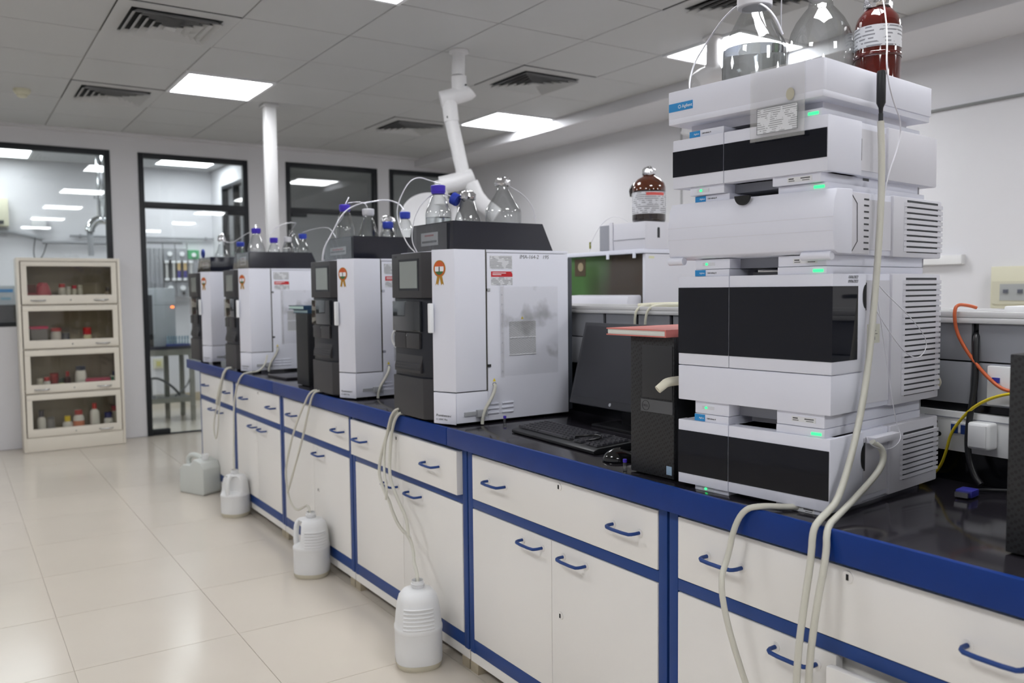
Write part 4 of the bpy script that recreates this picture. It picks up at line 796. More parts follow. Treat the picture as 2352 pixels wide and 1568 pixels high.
p = cone_bottle('tall clear bottle with violet cap ring and foil on the third analyser', 1.642, 5.372, ZB, 0.053, 0.10, 0.19, 0.222, 0.022, 'screw', 0.08, capm=VIOLCAP); foil_cap(p, 0.012, 0.226, 0.250)
cone_bottle('small clear bottle with violet cap on the third analyser', 1.722, 5.275, ZB, 0.037, 0.085, 0.125, 0.160, 0.0195, 'screw', 0.04, capm=VIOLCAP)
cone_bottle('short clear bottle beside the tubing on the third analyser', 1.800, 5.238, ZB, 0.036, 0.10, 0.142, 0.165, 0.018, 'screw', 0.05, capm=GREYCAP)
cone_bottle('wide clear bottle with tubes over its neck on the third analyser', 1.868, 5.352, ZB, 0.056, 0.105, 0.182, 0.225, 0.02, None, 0.06)
cone_bottle('clear bottle with blue cap at the right of the third analyser', 1.888, 5.215, ZB, 0.036, 0.09, 0.135, 0.185, 0.0195, 'screw', 0.05)
p = cone_bottle('clear bottle with foil ball on the farthest analyser', 1.655, 6.225, ZB, 0.050, 0.095, 0.172, 0.205, 0.020, None, 0.06); foil_cap(p, 0.024, 0.195, 0.245)
cone_bottle('clear bottle with blue cap on the farthest analyser', 1.765, 6.150, ZB, 0.046, 0.085, 0.142, 0.180, 0.021, 'screw', 0.05)
t = MB()
for k in range(24):
    pass
ringo = MB().tube([(0.0, 0.0235*math.cos(2*PI*k/24), 0.0235*math.sin(2*PI*k/24)) for k in range(25)], 0.0085, 8).build('tape_roll', mat('tape_navy', (34, 60, 140), 0.4), smooth=60, loc=(1.528, 6.245, TZ+0.733+0.032)); tag(ringo, 'blue ring of tape standing on the farthest bottle tray', 'tape roll')
# tubing
line('high white line arching left from the violet-capped bottle to the nearest analyser', [(1.585, 2.862, 1.735), (1.575, 2.935, 1.757), (1.53, 2.939, 1.768), (1.488, 2.943, 1.746), (1.446, 2.943, 1.672), (1.428, 2.925, 1.622), (1.424, 2.895, 1.568), (1.44, 2.86, 1.50), (1.462, 2.845, 1.474)], 0.0024)
line('white line from the tilted blue cap down to the nearest analyser', [(1.622, 2.812, 1.682), (1.581, 2.884, 1.705), (1.521, 2.883, 1.674), (1.475, 2.876, 1.604), (1.455, 2.861, 1.516), (1.468, 2.84, 1.474)], 0.0020)
line('white line arching right from the widest bottle', [(1.772, 2.715, 1.725), (1.796, 2.716, 1.727), (1.845, 2.691, 1.695), (1.881, 2.674, 1.649), (1.890, 2.669, 1.585)], 0.0022)
line('looped white line over the foil on the second analyser', [(1.590, 3.80, 1.745), (1.617, 3.813, 1.785), (1.596, 3.808, 1.752), (1.577, 3.798, 1.682), (1.535, 3.803, 1.632), (1.494, 3.81, 1.558), (1.474, 3.81, 1.493), (1.478, 3.806, 1.476)], 0.0022)
line('long pale line from the tall blue-capped bottle down the second analyser', [(1.815, 3.64, 1.712), (1.824, 3.705, 1.749), (1.772, 3.735, 1.768), (1.70, 3.756, 1.755), (1.639, 3.770, 1.744), (1.560, 3.770, 1.70), (1.511, 3.780, 1.601), (1.468, 3.786, 1.529), (1.462, 3.786, 1.476)], 0.0030)
line('short curved line between violet and grey caps', [(1.676, 3.742, 1.725), (1.664, 3.745, 1.747), (1.639, 3.77, 1.754), (1.60, 3.795, 1.748)], 0.0018)
line('white line bridging the tubes of the third analyser bottles', [(1.868, 5.352, 1.735), (1.875, 5.30, 1.765), (1.855, 5.24, 1.768), (1.818, 5.26, 1.768), (1.763, 5.296, 1.752), (1.716, 5.325, 1.70)], 0.0024)
line('white line from the third analyser bottle back to the farthest one', [(1.655, 5.42, 1.73), (1.655, 5.545, 1.721), (1.658, 5.693, 1.71), (1.657, 5.843, 1.687), (1.654, 5.993, 1.672), (1.655, 6.19, 1.70)], 0.0020)
line('thin line curving right from the last blue-capped bottle', [(1.888, 5.215, 1.705), (1.89, 5.05, 1.715), (1.85, 4.813, 1.707), (1.811, 4.598, 1.694), (1.754, 4.39, 1.664), (1.64, 4.0, 1.56), (1.56, 3.90, 1.477)], 0.0018)
line('white stub of tubing between the two farthest analysers', [(1.60, 5.52, 1.477), (1.56, 5.50, 1.496), (1.545, 5.46, 1.50), (1.54, 5.44, 1.477)], 0.005)
line('white hose loop sticking out at the left of the nearest analyser', [(1.60, 3.008, 1.19), (1.56, 3.10, 1.20), (1.535, 3.16, 1.182), (1.52, 3.185, 1.143), (1.525, 3.16, 1.10), (1.55, 3.09, 1.07), (1.60, 3.008, 1.07)], 0.0045, SOCKW)
# ------------------------------------------------------------------ computers
def pc(label, x, y, rz, w=0.155, d=0.29, h=0.362, logo=True):
    t = thing('desktop_computer', label, 'computer', (x, y, TZ), rz, 'black desktop computers')
    B(0.008, d, -w, 0.0, 0.006, h).build('case', BLK, t, bev=0.003)
    f = B(0.0, 0.009, -w, 0.0, 0.004, h).build('front_grille', MESHB, t, bev=0.003)
    if logo:
        B(-0.002, 0.0, -w+0.004, -0.044, 0.205, h-0.022).build('drive_panel', mat('pc_panel', (44, 45, 48), 0.45), f, bev=0.0006)
        b = B(-0.003, 0.0, -w+0.002, -0.040, 0.168, 0.200).build('badge_bar', mat('pc_bar', (84, 85, 88), 0.35), f)
        MB().tube([(-0.0032, -0.058+0.0125*math.cos(2*PI*k/28), 0.184+0.0125*math.sin(2*PI*k/28)) for k in range(29)], 0.0006, 6).build('logo_ring', INK, b)
        text('lettering', 'DELL', 0.0085, (-0.0032, -0.0475, 0.181), '-X', INK, b)
        B(-0.001, 0.0, -w+0.006, -w+0.024, 0.014, 0.036).build('processor_sticker', mat('sticker_pale_blue', (150, 176, 200), 0.4), f)
    for a, c in ((0.02, -0.02), (0.02, -w+0.01), (d-0.04, -0.02), (d-0.04, -w+0.01)): B(a, a+0.02, c-0.005, c+0.005, 0.0, 0.0065).build('foot', DARK, t)
    return t
pc('black desktop computer with logo bar, left of the tower', 1.494, 1.682, math.radians(3.0), w=0.152)
pc('black desktop computer cut off by the right edge', 1.572, 0.762, math.radians(4), logo=False)
pc('black desktop computer between the third and second analysers', 1.515, 4.318, math.radians(2), w=0.155, h=0.375, logo=False)
def book(label, x, y, z, w, d, h, rz, cov, pages=(222, 228, 222)):
    t = thing('book', label, 'book', (x, y, z), rz)
    cm = mat('cover_%d_%d_%d' % cov, cov, 0.5)
    B(0, d, -w, 0, 0, 0.003).build('cover', cm, t); B(0, d, -w, 0, h-0.003, h).build('cover', cm, t); B(0.003, d-0.003, -w+0.004, -0.003, 0.003, h-0.003).build('pages', mat('pages_%d_%d_%d' % pages, pages, 0.8), t); B(0.0, d, -w-0.0005, -w+0.004, 0.003, h-0.003).build('spine', cm, t)
    return t
book('salmon covered notebook lying on the computer left of the tower', 1.470, 1.752, TZ+0.3625, 0.215, 0.30, 0.019, math.radians(3.0), (206, 120, 112))
book('lower of two navy books on the computer between the analysers', 1.520, 4.372, TZ+0.3755, 0.20, 0.26, 0.019, math.radians(2), (30, 58, 84), (150, 172, 176))
book('upper of two navy books on the computer between the analysers', 1.508, 4.405, TZ+0.395, 0.20, 0.27, 0.020, math.radians(3), (30, 58, 84), (196, 222, 216))
# monitor
t = thing('monitor', 'black monitor leaning back behind the keyboard', 'monitor', (1.90, 2.215, TZ), 0)
tl = math.radians(15); mb_ = lambda x0, x1, y0, y1, z0, z1: [tuple((0, 0, 0))]
def tilt(mb): mb.v = [(x*math.cos(tl)+z*math.sin(tl)-0.03, y, z*math.cos(tl)-x*math.sin(tl)+0.075) for x, y, z in mb.v]; return mb
s = tilt(B(0.0, 0.028, -0.225, 0.225, 0.0, 0.300)).build('housing', mat('monitor_grey', (52, 53, 58), 0.45), t, bev=0.004)
tilt(B(-0.0012, 0.0, -0.211, 0.211, 0.028, 0.286)).build('screen', mat('monitor_screen', (44, 45, 51), 0.28), s); tilt(MB().disc((-0.0008, 0.0, 0.014), (0, -1, 0), (0, 0, 1), 0.006, 0.006, 0.001, 20)).build('logo_disc', mat('logo_silver', (170, 174, 180), 0.3), s)
B(0.06, 0.085, -0.04, 0.04, 0.008, 0.22).build('neck', BLK, t, bev=0.004); B(-0.02, 0.13, -0.11, 0.11, 0.0, 0.010).build('base_plate', BLK, t, bev=0.003)
# keyboard, mouse, small things
t = thing('keyboard', 'black computer keyboard in front of the monitor', 'keyboard', (1.650, 2.140, TZ), math.radians(-3.0))
MB().prism([(-0.085, 0.004), (-0.080, 0.001), (0.080, 0.004), (0.080, 0.026), (-0.070, 0.017), (-0.085, 0.012)], (0, -0.235, 0), (1, 0, 0), (0, 0, 1), (0, 1, 0), 0.47).build('case', BLK, t, bev=0.002)
mb = MB()
for r in range(6):
    x = -0.052+r*0.0205; n = 22
    for k in range(n):
        if r == 0 and 6 < k < 13: continue
        if k in (15, 18): continue
        y = 0.222-k*0.0205; z = 0.0185+(x+0.07)*0.06
        mb.frustum((x-0.0085, x+0.0085, y-0.0165/2-0.0005, y+0.0085), (x-0.0065, x+0.0065, y-0.0065, y+0.0065), z, z+0.0065)
    if r == 0: mb.frustum((x-0.0085, x+0.0085, -0.035, 0.095), (x-0.0065, x+0.0065, -0.033, 0.093), 0.0195, 0.026)
tag(mb.build('keys', KEYM, t), kind='stuff')
cable('cord', 'thin black cord lying across the keyboard keys', [(1.61, 2.07, 0.874), (1.64, 2.04, 0.878), (1.66, 2.0, 0.881), (1.63, 1.975, 0.877), (1.60, 1.99, 0.874)], 0.003, BLKG)
t = tag(B(-0.016, 0.016, -0.014, 0.014, 0, 0.003).build('paper_scrap', PAPER, loc=(1.765, 2.050, TZ+0.0005), rotz=0.3), 'small white paper scrap behind the keyboard', 'paper')
t = tag(B(-0.018, 0.018, -0.010, 0.010, 0, 0.003).build('paper_scrap', PAPER, loc=(1.790, 2.112, TZ+0.0005), rotz=0.7), 'crumpled white scrap next to the paper scrap', 'paper')
t = thing('computer_mouse', 'glossy black computer mouse beside the keyboard', 'mouse', (1.560, 1.800, TZ), math.radians(-28))
mb = MB(); n = 14; m_ = 20; rows = []
for i in range(n+1):
    ph = (PI/2)*i/n
    for k in range(m_):
        a = 2*PI*k/m_; mb.v.append((0.052*math.cos(a)*math.cos(ph), 0.031*math.sin(a)*math.cos(ph), 0.002+0.034*math.sin(ph)*(1-0.12*math.cos(a))))
mb.f = [(i*m_+k, i*m_+(k+1) % m_, (i+1)*m_+(k+1) % m_, (i+1)*m_+k) for i in range(n) for k in range(m_)]+[tuple(range(m_-1, -1, -1))]
mb.build('shell', BLKG, t, smooth=60); MB().tube([(0.030, 0.004, 0.026), (0.036, 0.0, 0.0255), (0.030, -0.004, 0.026)], 0.003, 8).build('scroll_wheel', SLIT, t, smooth=60)
def vial(label, x, y, h=0.032):
    t = thing('sample_vial', label, 'vial', (x, y, TZ), group='tiny capped sample vials')
    MB().lathe([(0.0055, 0), (0.0058, 0.002), (0.0058, h*0.66), (0.004, h*0.74), (0.004, h*0.80)], 14).build('glass', GLASS, t, smooth=40); MB().lathe([(0.0056, h*0.76), (0.0056, h), (0.005, h+0.001)], 14).build('cap', VIOLCAP, t, smooth=40)
vial('tiny violet-capped vial in front of the nearest analyser', 1.654, 2.538); vial('tiny violet-capped vial at the foot of the computer beside the mouse', 1.484, 1.694)
t = tag(B(-0.09, 0.09, -0.13, 0.13, 0.0, 0.012).build('desk_mat', mat('dark_mat', (58, 56, 62), 0.35), bev=0.003, loc=(1.625, 4.72, TZ+0.0005), rotz=0.08), 'flat dark grey slab lying beside the third analyser', 'mat')
# ------------------------------------------------------------------ extraction arms
ARMW = mat('arm_white', (226, 226, 228), 0.4)
def arm(label, pts, hood=None):
    t = thing('extraction_arm', label, 'extraction arm', pts[0], group='white jointed extraction arms')
    o = Vector(pts[0]); P = [Vector(q)-o for q in pts]
    MB().lathe([(0.06, -0.012), (0.06, 0.0)], 24).build('ceiling_flange', ARMW, t, smooth=40)
    MB().tube([P[0], P[1]], 0.040, 20).build('drop_tube', ARMW, t, smooth=40)
    return t, P
t, P = arm('white jointed extraction arm with dish hood above the nearest analyser', [(2.631, 4.502, 2.769), (2.620, 4.495, 2.62)])
MB().tube([(-0.005, -0.004, -0.15), (0.0, 0.0, -0.235)], 0.046, 20).build('drop_sleeve', ARMW, t, smooth=40)
MB().tube([(0.055, -0.03, -0.232), (0.045, -0.025, -0.245), (-0.08, 0.045, -0.285), (-0.10, 0.055, -0.290)], 0.050, 20, smooth=1).build('upper_joint', ARMW, t, smooth=50)
MB().tube([(-0.055, 0.028, -0.30), (-0.045, 0.022, -0.42)], 0.046, 20).build('upper_tube_sleeve', ARMW, t, smooth=40)
MB().tube([(-0.045, 0.022, -0.42), (0.010, -0.035, -0.78)], 0.041, 20).build('upper_tube', ARMW, t, smooth=40)
MB().tube([(0.055, -0.055, -0.755), (0.03, -0.045, -0.765), (-0.09, 0.035, -0.80), (-0.115, 0.05, -0.805)], 0.055, 20, smooth=1).build('elbow_joint', ARMW, t, smooth=50)
MB().tube([(-0.112, 0.035, -0.78), (-0.118, 0.038, -0.92)], 0.042, 20).build('hood_stub', ARMW, t, smooth=40)
MB().tube([(0.04, -0.055, -0.79), (0.08, -0.08, -0.90), (0.17, -0.14, -0.985)], 0.046, 20, smooth=1).build('lower_tube', ARMW, t, smooth=50)
for q in ((0.016, -0.05, -0.21), (-0.083, 0.0, -0.40), (-0.130, -0.01, -0.85)): MB().disc(q, (0.85, -0.5, 0), (0, 0, 1), 0.007, 0.007, 0.004, 12).build('screw', SLIT, t)
# dish seen from its shallow side
n = Vector((-0.25, -0.93, 0.26)).normalized(); ex = n.cross(Vector((0, 0, 1))).normalized(); ey = ex.cross(n); c = Vector((-0.15, 0.10, -1.03)); mb = MB()
prof = [(0.03, 0.07), (0.10, 0.055), (0.165, 0.028), (0.195, 0.004), (0.200, 0.0), (0.195, -0.004), (0.10, 0.045), (0.03, 0.058)]
for r, h in prof:
    for k in range(40):
        a = 2*PI*k/40; mb.v.append(tuple(c+ex*(r*math.cos(a))+ey*(r*math.sin(a))-n*h*-1.0*-1.0))
mb.f = [(j*40+k, j*40+(k+1) % 40, ((j+1) % len(prof))*40+(k+1) % 40, ((j+1) % len(prof))*40+k) for j in range(len(prof)) for k in range(40)]
hd = mb.build('dish_hood', ARMW, t, smooth=50)
q = c+ex*0.06+ey*0.01+n*-0.062*-1.0*0.0
MB().prism([(-0.006, -0.016), (0.006, -0.016), (0.006, 0.016), (-0.006, 0.016)], c-ex*0.035-ey*0.01+n*0.004, (ex*0.9+ey*0.4), (ey*0.9-ex*0.4), n, 0.002).build('green_sticker', mat('sticker_green', (150, 200, 40), 0.5), hd)
t, P = arm('second white extraction arm at right, behind the clear solvent bottles', [(3.735, 3.492, 2.769), (3.731, 3.490, 2.60)])
MB().tube([(0.03, -0.03, -0.20), (-0.03, 0.02, -0.215), (-0.10, 0.045, -0.27)], 0.055, 20, smooth=1).build('upper_joint', ARMW, t, smooth=50); MB().tube([(-0.004, -0.002, -0.16), (-0.006, 0.0, -0.21)], 0.048, 20).build('drop_sleeve', ARMW, t, smooth=40)
MB().tube([(-0.06, 0.03, -0.24), (-0.10, 0.10, -0.55)], 0.043, 20).build('upper_tube', ARMW, t, smooth=40)
# ------------------------------------------------------------------ instrument on the bench behind the spine
t = thing('workbench', 'black topped bench on the far side of the spine', 'workbench', (2.366, 1.0, 0)); B(0, 0.62, 0, 5.5, 0.80, 0.845).build('top', TOPB, t); B(0.0, 0.60, 0.02, 5.48, 0.0, 0.80).build('base', CABW, t)
t = thing('headspace_instrument', 'white instrument with green side window and painted-in reflection behind the spine', 'lab instrument', (2.45, 2.665, TZ))
GREENM = mat('green_window_reflection', (72, 104, 62), 0.12, var=0.3, scale=3.0, coat=0.3)
def paint_window_reflection(m):  # brown-to-green ramp paints the blurred reflection into the green window's colour
    nt = m.node_tree; p = nt.nodes['Principled BSDF']; tc = nt.nodes.new('ShaderNodeTexCoord'); n = nt.nodes.new('ShaderNodeTexNoise'); n.inputs['Scale'].default_value = 3.4; n.inputs['Detail'].default_value = 1.0
    nt.links.new(tc.outputs['Object'], n.inputs['Vector']); sp_ = nt.nodes.new('ShaderNodeSeparateXYZ'); nt.links.new(tc.outputs['Object'], sp_.inputs[0])
    k = nt.nodes.new('ShaderNodeMath'); k.operation = 'MULTIPLY_ADD'; k.inputs[1].default_value = 1.05; nt.links.new(sp_.outputs[1], k.inputs[0]); nt.links.new(n.outputs['Fac'], k.inputs[2])
    cr = nt.nodes.new('ShaderNodeValToRGB'); nt.links.new(k.outputs[0], cr.inputs[0])
    el = cr.color_ramp.elements; el[0].position = 0.62; el[0].color = (*lin((66, 58, 48)), 1); el[1].position = 0.98; el[1].color = (*lin((80, 114, 68)), 1)
    q = cr.color_ramp.elements.new(0.78); q.color = (*lin((70, 88, 58)), 1); nt.links.new(cr.outputs[0], p.inputs['Base Color'])
paint_window_reflection(GREENM)
B(0.0, 0.42, 0.0, 0.018, 0.0, 0.632).build('side_cheek', INSTL, t, bev=0.003); B(0.010, 0.42, 0.018, 0.75, 0.0, 0.60).build('body', INSTL, t)
B(0.004, 0.010, 0.020, 0.75, 0.40, 0.632).build('green_window_reflection', GREENM, t)
B(-0.012, 0.43, -0.004, 0.75, 0.634, 0.652).build('top_slab', INSTW, t, bev=0.003)
B(0.0, 0.40, 0.0, 0.295, 0.652, 0.768).build('top_box', INSTL, t, bev=0.005); B(-0.005, 0.0, 0.205, 0.228, 0.640, 0.775).build('strap', INSTL, t, bev=0.002); B(-0.003, 0.0, 0.228, 0.295, 0.655, 0.765).build('end_plate', INSTG, t)
B(-0.002, 0.0, 0.0, 0.20, 0.695, 0.697).build('panel_line', INSTG, t)
for y in (0.045, 0.218): B(-0.016, -0.012, y, y+0.018, 0.615, 0.640).build('clip', INSTW, t, bev=0.001)
MB().prism([(-0.006, -0.022), (0.006, -0.022), (0.006, 0.016), (0.004, 0.022), (-0.004, 0.022), (-0.006, 0.016)], (0.075, 0.0, 0.722), (1, 0, 0), (0, 0, 1), (0, -1, 0), 0.002).build('slot_key', SLIT, t)
MB().prism([(0.05, 0.30), (-0.07, 0.30), (-0.085, 0.33), (-0.07, 0.395), (0.05, 0.40)], (0, 0.03, 0.06), (1, 0, 0), (0, 0, 1), (0, 1, 0), 0.44).build('catch_tray', INSTL, t, bev=0.012)
b = B(0.0025, 0.004, 0.405, 0.485, 0.545, 0.625).build('emblem_plate', mat('emblem_brown', (74, 62, 44), 0.5), t); MB().disc((0.0025, 0.440, 0.587), (0, -1, 0), (0, 0, 1), 0.020, 0.020, 0.001, 20).build('emblem_disc', mat('emblem_tan', (150, 136, 110), 0.5), b)
B(0.02, 0.05, -0.0006, 0.0, 0.612, 0.622).build('yellow_label', mat('pale_yellow', (212, 212, 178), 0.6), t)
t = thing('reagent_bottle', 'dark brown reagent bottle with foil cap on the instrument behind the spine', 'bottle', (2.545, 2.745, TZ+0.7685), math.radians(-30))
MB().lathe([(0.066, 0), (0.071, 0.006), (0.072, 0.015), (0.072, 0.135)], 32).build('glass', AMBERD, t, smooth=50); MB().lathe([(0.072, 0.135), (0.0715, 0.150), (0.066, 0.168), (0.050, 0.186), (0.030, 0.197), (0.024, 0.202), (0.023, 0.212)], 32).build('shoulder', AMBERT, t, smooth=50)
MB().lathe([(0.0726, 0.035), (0.0726, 0.128)], 32, cap=False).build('paper_label', PRINTL, t, smooth=50); foil_cap(t, 0.027, 0.205, 0.240)
mb = MB().lathe([(0.0732, 0.112), (0.0732, 0.124)], 32, cap=False); mb.f = [f for i, f in enumerate(mb.f) if 22 <= i <= 27]; mb.build('red_stripe', mat('label_pink_red', (214, 90, 84), 0.6), t)
MB().tube([(-0.055, 0.045, 0.165), (-0.066, 0.060, 0.15), (-0.062, 0.056, 0.12)], 0.010, 8, smooth=1).build('finger_loop', AMBERD, t, smooth=60)
line('thin clear line arching left of the brown bottle', [(2.47, 3.06, 1.499), (2.47, 3.055, 1.535), (2.475, 3.04, 1.562), (2.48, 2.99, 1.625), (2.50, 2.93, 1.658), (2.51, 2.88, 1.643), (2.53, 2.85, 1.616)], 0.0012)
MB_ = B(-0.003, 0.003, -0.003, 0.003, 0, 0.030).build('line_clip', mat('clip_olive', (130, 130, 50), 0.5), loc=(2.470, 3.057, 1.515)); tag(MB_, 'olive clip on the thin line above the white instrument', 'clip')
# ------------------------------------------------------------------ cream glazed cabinet
bc = thing('glazed_cabinet', 'cream metal cabinet with four glazed flap doors', 'cabinet', (0.49, 8.155, 0))
Wb, Db = 0.79, 0.265
B(0, 0.022, 0, Db, 0, 1.64).build('side_panel', CREAMC, bc, bev=0.003); B(Wb-0.022, Wb, 0, Db, 0, 1.64).build('side_panel', CREAMC, bc, bev=0.003)
B(0.022, Wb-0.022, Db-0.01, Db, 0.1, 1.62).build('back_panel', CREAMI, bc); B(0.022, Wb-0.022, 0, Db-0.01, 1.612, 1.64).build('top_panel', CREAMC, bc, bev=0.002); B(0.022, Wb-0.022, 0.002, Db-0.01, 0, 0.122).build('plinth', CREAMC, bc, bev=0.002)
DZ = [(1.250, 1.607, 1.325, 1.570), (0.876, 1.236, 0.945, 1.192), (0.500, 0.862, 0.569, 0.813), (0.126, 0.486, 0.192, 0.439)]
for (z0, z1, g0, g1) in DZ:
    B(0.022, Wb-0.022, 0.018, Db-0.01, z0-0.013, z0-0.003).build('shelf', CREAMC, bc)
    d = B(0.030, Wb-0.030, -0.006, 0.016, g1, z1).build('door', CREAMC, bc, bev=0.002)
    B(0.030, Wb-0.030, -0.006, 0.016, z0, g0).build('door_rail', CREAMC, d, bev=0.002); B(0.030, 0.072, -0.006, 0.016, g0, g1).build('door_stile', CREAMC, d); B(Wb-0.072, Wb-0.030, -0.006, 0.016, g0, g1).build('door_stile', CREAMC, d)
    B(0.072, Wb-0.072, 0.002, 0.006, g0, g1).build('pane', CGLASS, d)
    zc = (z0+g0)/2-0.004
    spots = (0.150, 0.632) if z0 in (1.250, 0.500) else (0.632,)
    for xc in spots: MB().tube([(xc-0.056, -0.006, zc), (xc-0.045, -0.018, zc-0.002), (xc, -0.022, zc-0.004), (xc+0.045, -0.018, zc-0.002), (xc+0.056, -0.006, zc)], 0.0045, 8, smooth=1).build('handle', STEEL, d, smooth=60)
    MB().disc((0.395, -0.006, zc), (1, 0, 0), (0, 0, 1), 0.006, 0.006, 0.003, 12).build('lock', STEEL, d)
def jar(label, x, z, r, h, body, cap, capr=0.75, caph=0.2, y=8.27, name='reagent_jar', lab=None, square=False):
    t = thing(name, label, 'bottle', (x, y, z), group='chemicals in the cream cabinet')
    bm_ = mat('jar_%d_%d_%d' % body, body, 0.4); cm = mat('jarcap_%d_%d_%d' % cap, cap, 0.45); hb = h*(1-caph)
    MB().lathe([(r*0.92, 0), (r, 0.006), (r, hb*0.78), (r*0.9, hb*0.9), (r*capr*0.9, hb*0.98), (r*capr*0.9, hb)], 22, p=3.2 if square else 2.0).build('body', bm_, t, smooth=45)
    MB().lathe([(r*capr, hb-0.002), (r*capr, h-0.002), (r*capr*0.93, h)], 22).build('cap', cm, t, smooth=40)
    if lab: MB().lathe([(r*1.01, hb*0.18), (r*1.01, hb*0.66)], 22, p=3.2 if square else 2.0, cap=False).build('label_band', mat('band_%d_%d_%d' % lab, lab, 0.6), t, smooth=45)
WHT = (226, 228, 230)
S4, S3, S2, S1 = 0.1232, 0.4972, 0.8732, 1.2472
bx = lambda u: (0.56+(u-64)*0.003316)*1.014
jar('white bottle with dark cap at the left end of the bottom shelf', bx(84), S4, 0.034, 0.215, WHT, (40, 40, 62), 0.6, 0.25)
jar('grey metal can on the bottom shelf', bx(105), S4, 0.030, 0.150, (128, 128, 132), (110, 110, 114), 0.95, 0.1, name='metal_can')
jar('squat white jar with yellow cap on the bottom shelf', bx(143), S4, 0.040, 0.150, WHT, (222, 196, 40), 0.62, 0.30)
jar('white jar with red cap and orange label on the bottom shelf', bx(169), S4, 0.044, 0.195, WHT, (170, 44, 48), 0.72, 0.2, lab=(214, 130, 100))
jar('tall white bottle with bright red cap on the bottom shelf', bx(207), S4, 0.038, 0.245, WHT, (206, 44, 44), 0.5, 0.2, square=True)
jar('white jar with navy cap on the bottom shelf', bx(240), S4, 0.038, 0.155, WHT, (44, 50, 110), 0.85, 0.3)
jar('pale bottle with red cap at the right end of the bottom shelf', bx(258), S4, 0.034, 0.200, (214, 212, 200), (178, 52, 52), 0.7, 0.22, y=8.34)
jar('small clear jar at the left of the third shelf', bx(84), S3, 0.026, 0.115, (190, 188, 176), (210, 208, 200), 0.9, 0.15)
jar('small white jar with red lid on the third shelf', bx(100), S3, 0.026, 0.125, WHT, (176, 40, 52), 0.85, 0.25)
jar('round tub with dark red lid on the third shelf', bx(118), S3, 0.034, 0.150, (150, 40, 50), (150, 36, 48), 1.0, 0.45, y=8.33)
jar('dropper bottle with red cap on the third shelf', bx(147), S3, 0.026, 0.165, (60, 36, 40), (156, 36, 46), 0.55, 0.25)
jar('small green labelled jar on the third shelf', bx(133), S3, 0.022, 0.110, (190, 194, 110), (40, 60, 54), 0.9, 0.35)
jar('large white square jar with navy lid on the third shelf', bx(178), S3, 0.044, 0.205, WHT, (40, 50, 80), 0.9, 0.17, square=True)
t = thing('storage_tray', 'long pink plastic tray on the third shelf', 'tray', (bx(218), 8.29, S3), group='chemicals in the cream cabinet'); B(-0.10, 0.10, -0.06, 0.06, 0, 0.055).build('base', mat('tray_grey', (120, 110, 120), 0.5), t, bev=0.006); B(-0.104, 0.104, -0.064, 0.064, 0.056, 0.092).build('lid', mat('tray_pink', (190, 66, 104), 0.5), t, bev=0.006)
t = thing('carton', 'green and white carton at the right of the third shelf', 'carton', (bx(257), 8.24, S3), group='chemicals in the cream cabinet'); B(-0.032, 0.032, -0.03, 0.03, 0, 0.11).build('box', mat('carton_white', (214, 222, 216), 0.6), t); B(-0.0325, -0.01, -0.0305, 0.03, 0.02, 0.10).build('green_side', mat('carton_green', (60, 130, 104), 0.6), t); MB().lathe([(0.02, 0.11), (0.02, 0.15)], 16).build('cap', mat('jarcap_40_50_80', (40, 50, 80)), t, smooth=40)
jar('white bottle with red cap on the second shelf', bx(197), S2, 0.034, 0.165, (216, 212, 176), (196, 36, 40), 0.95, 0.36, square=True)
t = thing('storage_box', 'clear plastic box with magenta lid on the second shelf', 'box', (bx(86), 8.28, S2), group='chemicals in the cream cabinet'); B(-0.065, 0.065, -0.07, 0.07, 0, 0.165).build('tub', mat('smoky_plastic', (140, 138, 142), 0.3, trans=0.3), t, bev=0.008); B(-0.07, 0.07, -0.075, 0.075, 0.165, 0.188).build('lid', mat('lid_magenta', (190, 44, 96), 0.5), t, bev=0.006)
jar('white tub with red rim on the second shelf', bx(125), S2, 0.042, 0.170, (206, 204, 204), (176, 70, 76), 1.0, 0.16)
jar('round dark grey canister on the second shelf', bx(147), S2, 0.034, 0.125, (96, 98, 108), (84, 86, 96), 1.0, 0.2, y=8.29)
t = thing('storage_tray', 'low clear tray of small parts on the second shelf', 'tray', (bx(170)-0.01, 8.215, S2), group='chemicals in the cream cabinet'); B(-0.05, 0.05, -0.03, 0.03, 0, 0.045).build('base', mat('smoky_plastic2', (150, 148, 150), 0.3), t, bev=0.006); B(-0.04, 0.04, -0.02, 0.02, 0.046, 0.06).build('contents', mat('contents_red', (150, 90, 90), 0.6), t)
t = thing('storage_box', 'dark red carton at the left of the top shelf', 'box', (bx(70)+0.01, 8.29, S1), group='chemicals in the cream cabinet'); B(-0.035, 0.035, -0.05, 0.05, 0, 0.17).build('carton', mat('carton_maroon', (96, 52, 50), 0.6), t, bev=0.003); B(-0.036, 0.036, -0.051, 0.05, 0.0, 0.10).build('red_band', mat('carton_red', (140, 38, 54), 0.6), t)
t = thing('plastic_bag', 'slumped pink plastic bag on the top shelf', 'bag', (bx(100), 8.27, S1), group='chemicals in the cream cabinet'); mb = MB().lathe([(0.062, 0), (0.066, 0.05), (0.058, 0.11), (0.046, 0.155), (0.030, 0.18), (0.006, 0.185)], 18, sy=0.7); rnd = random.Random(3); mb.v = [(x+rnd.uniform(-.006, .006), y+rnd.uniform(-.006, .006), z+(rnd.uniform(-.006, .006) if z > 0.01 else 0)) for x, y, z in mb.v]; mb.build('film', mat('bag_pink', (176, 70, 88), 0.3), t, smooth=30)
t = thing('storage_box', 'open clear bin of small bottles on the top shelf', 'box', (bx(160)+0.01, 8.30, S1), group='chemicals in the cream cabinet'); B(-0.115, 0.115, -0.075, 0.075, 0, 0.075).build('bin', mat('smoky_plastic3', (108, 108, 118), 0.3), t, bev=0.006)
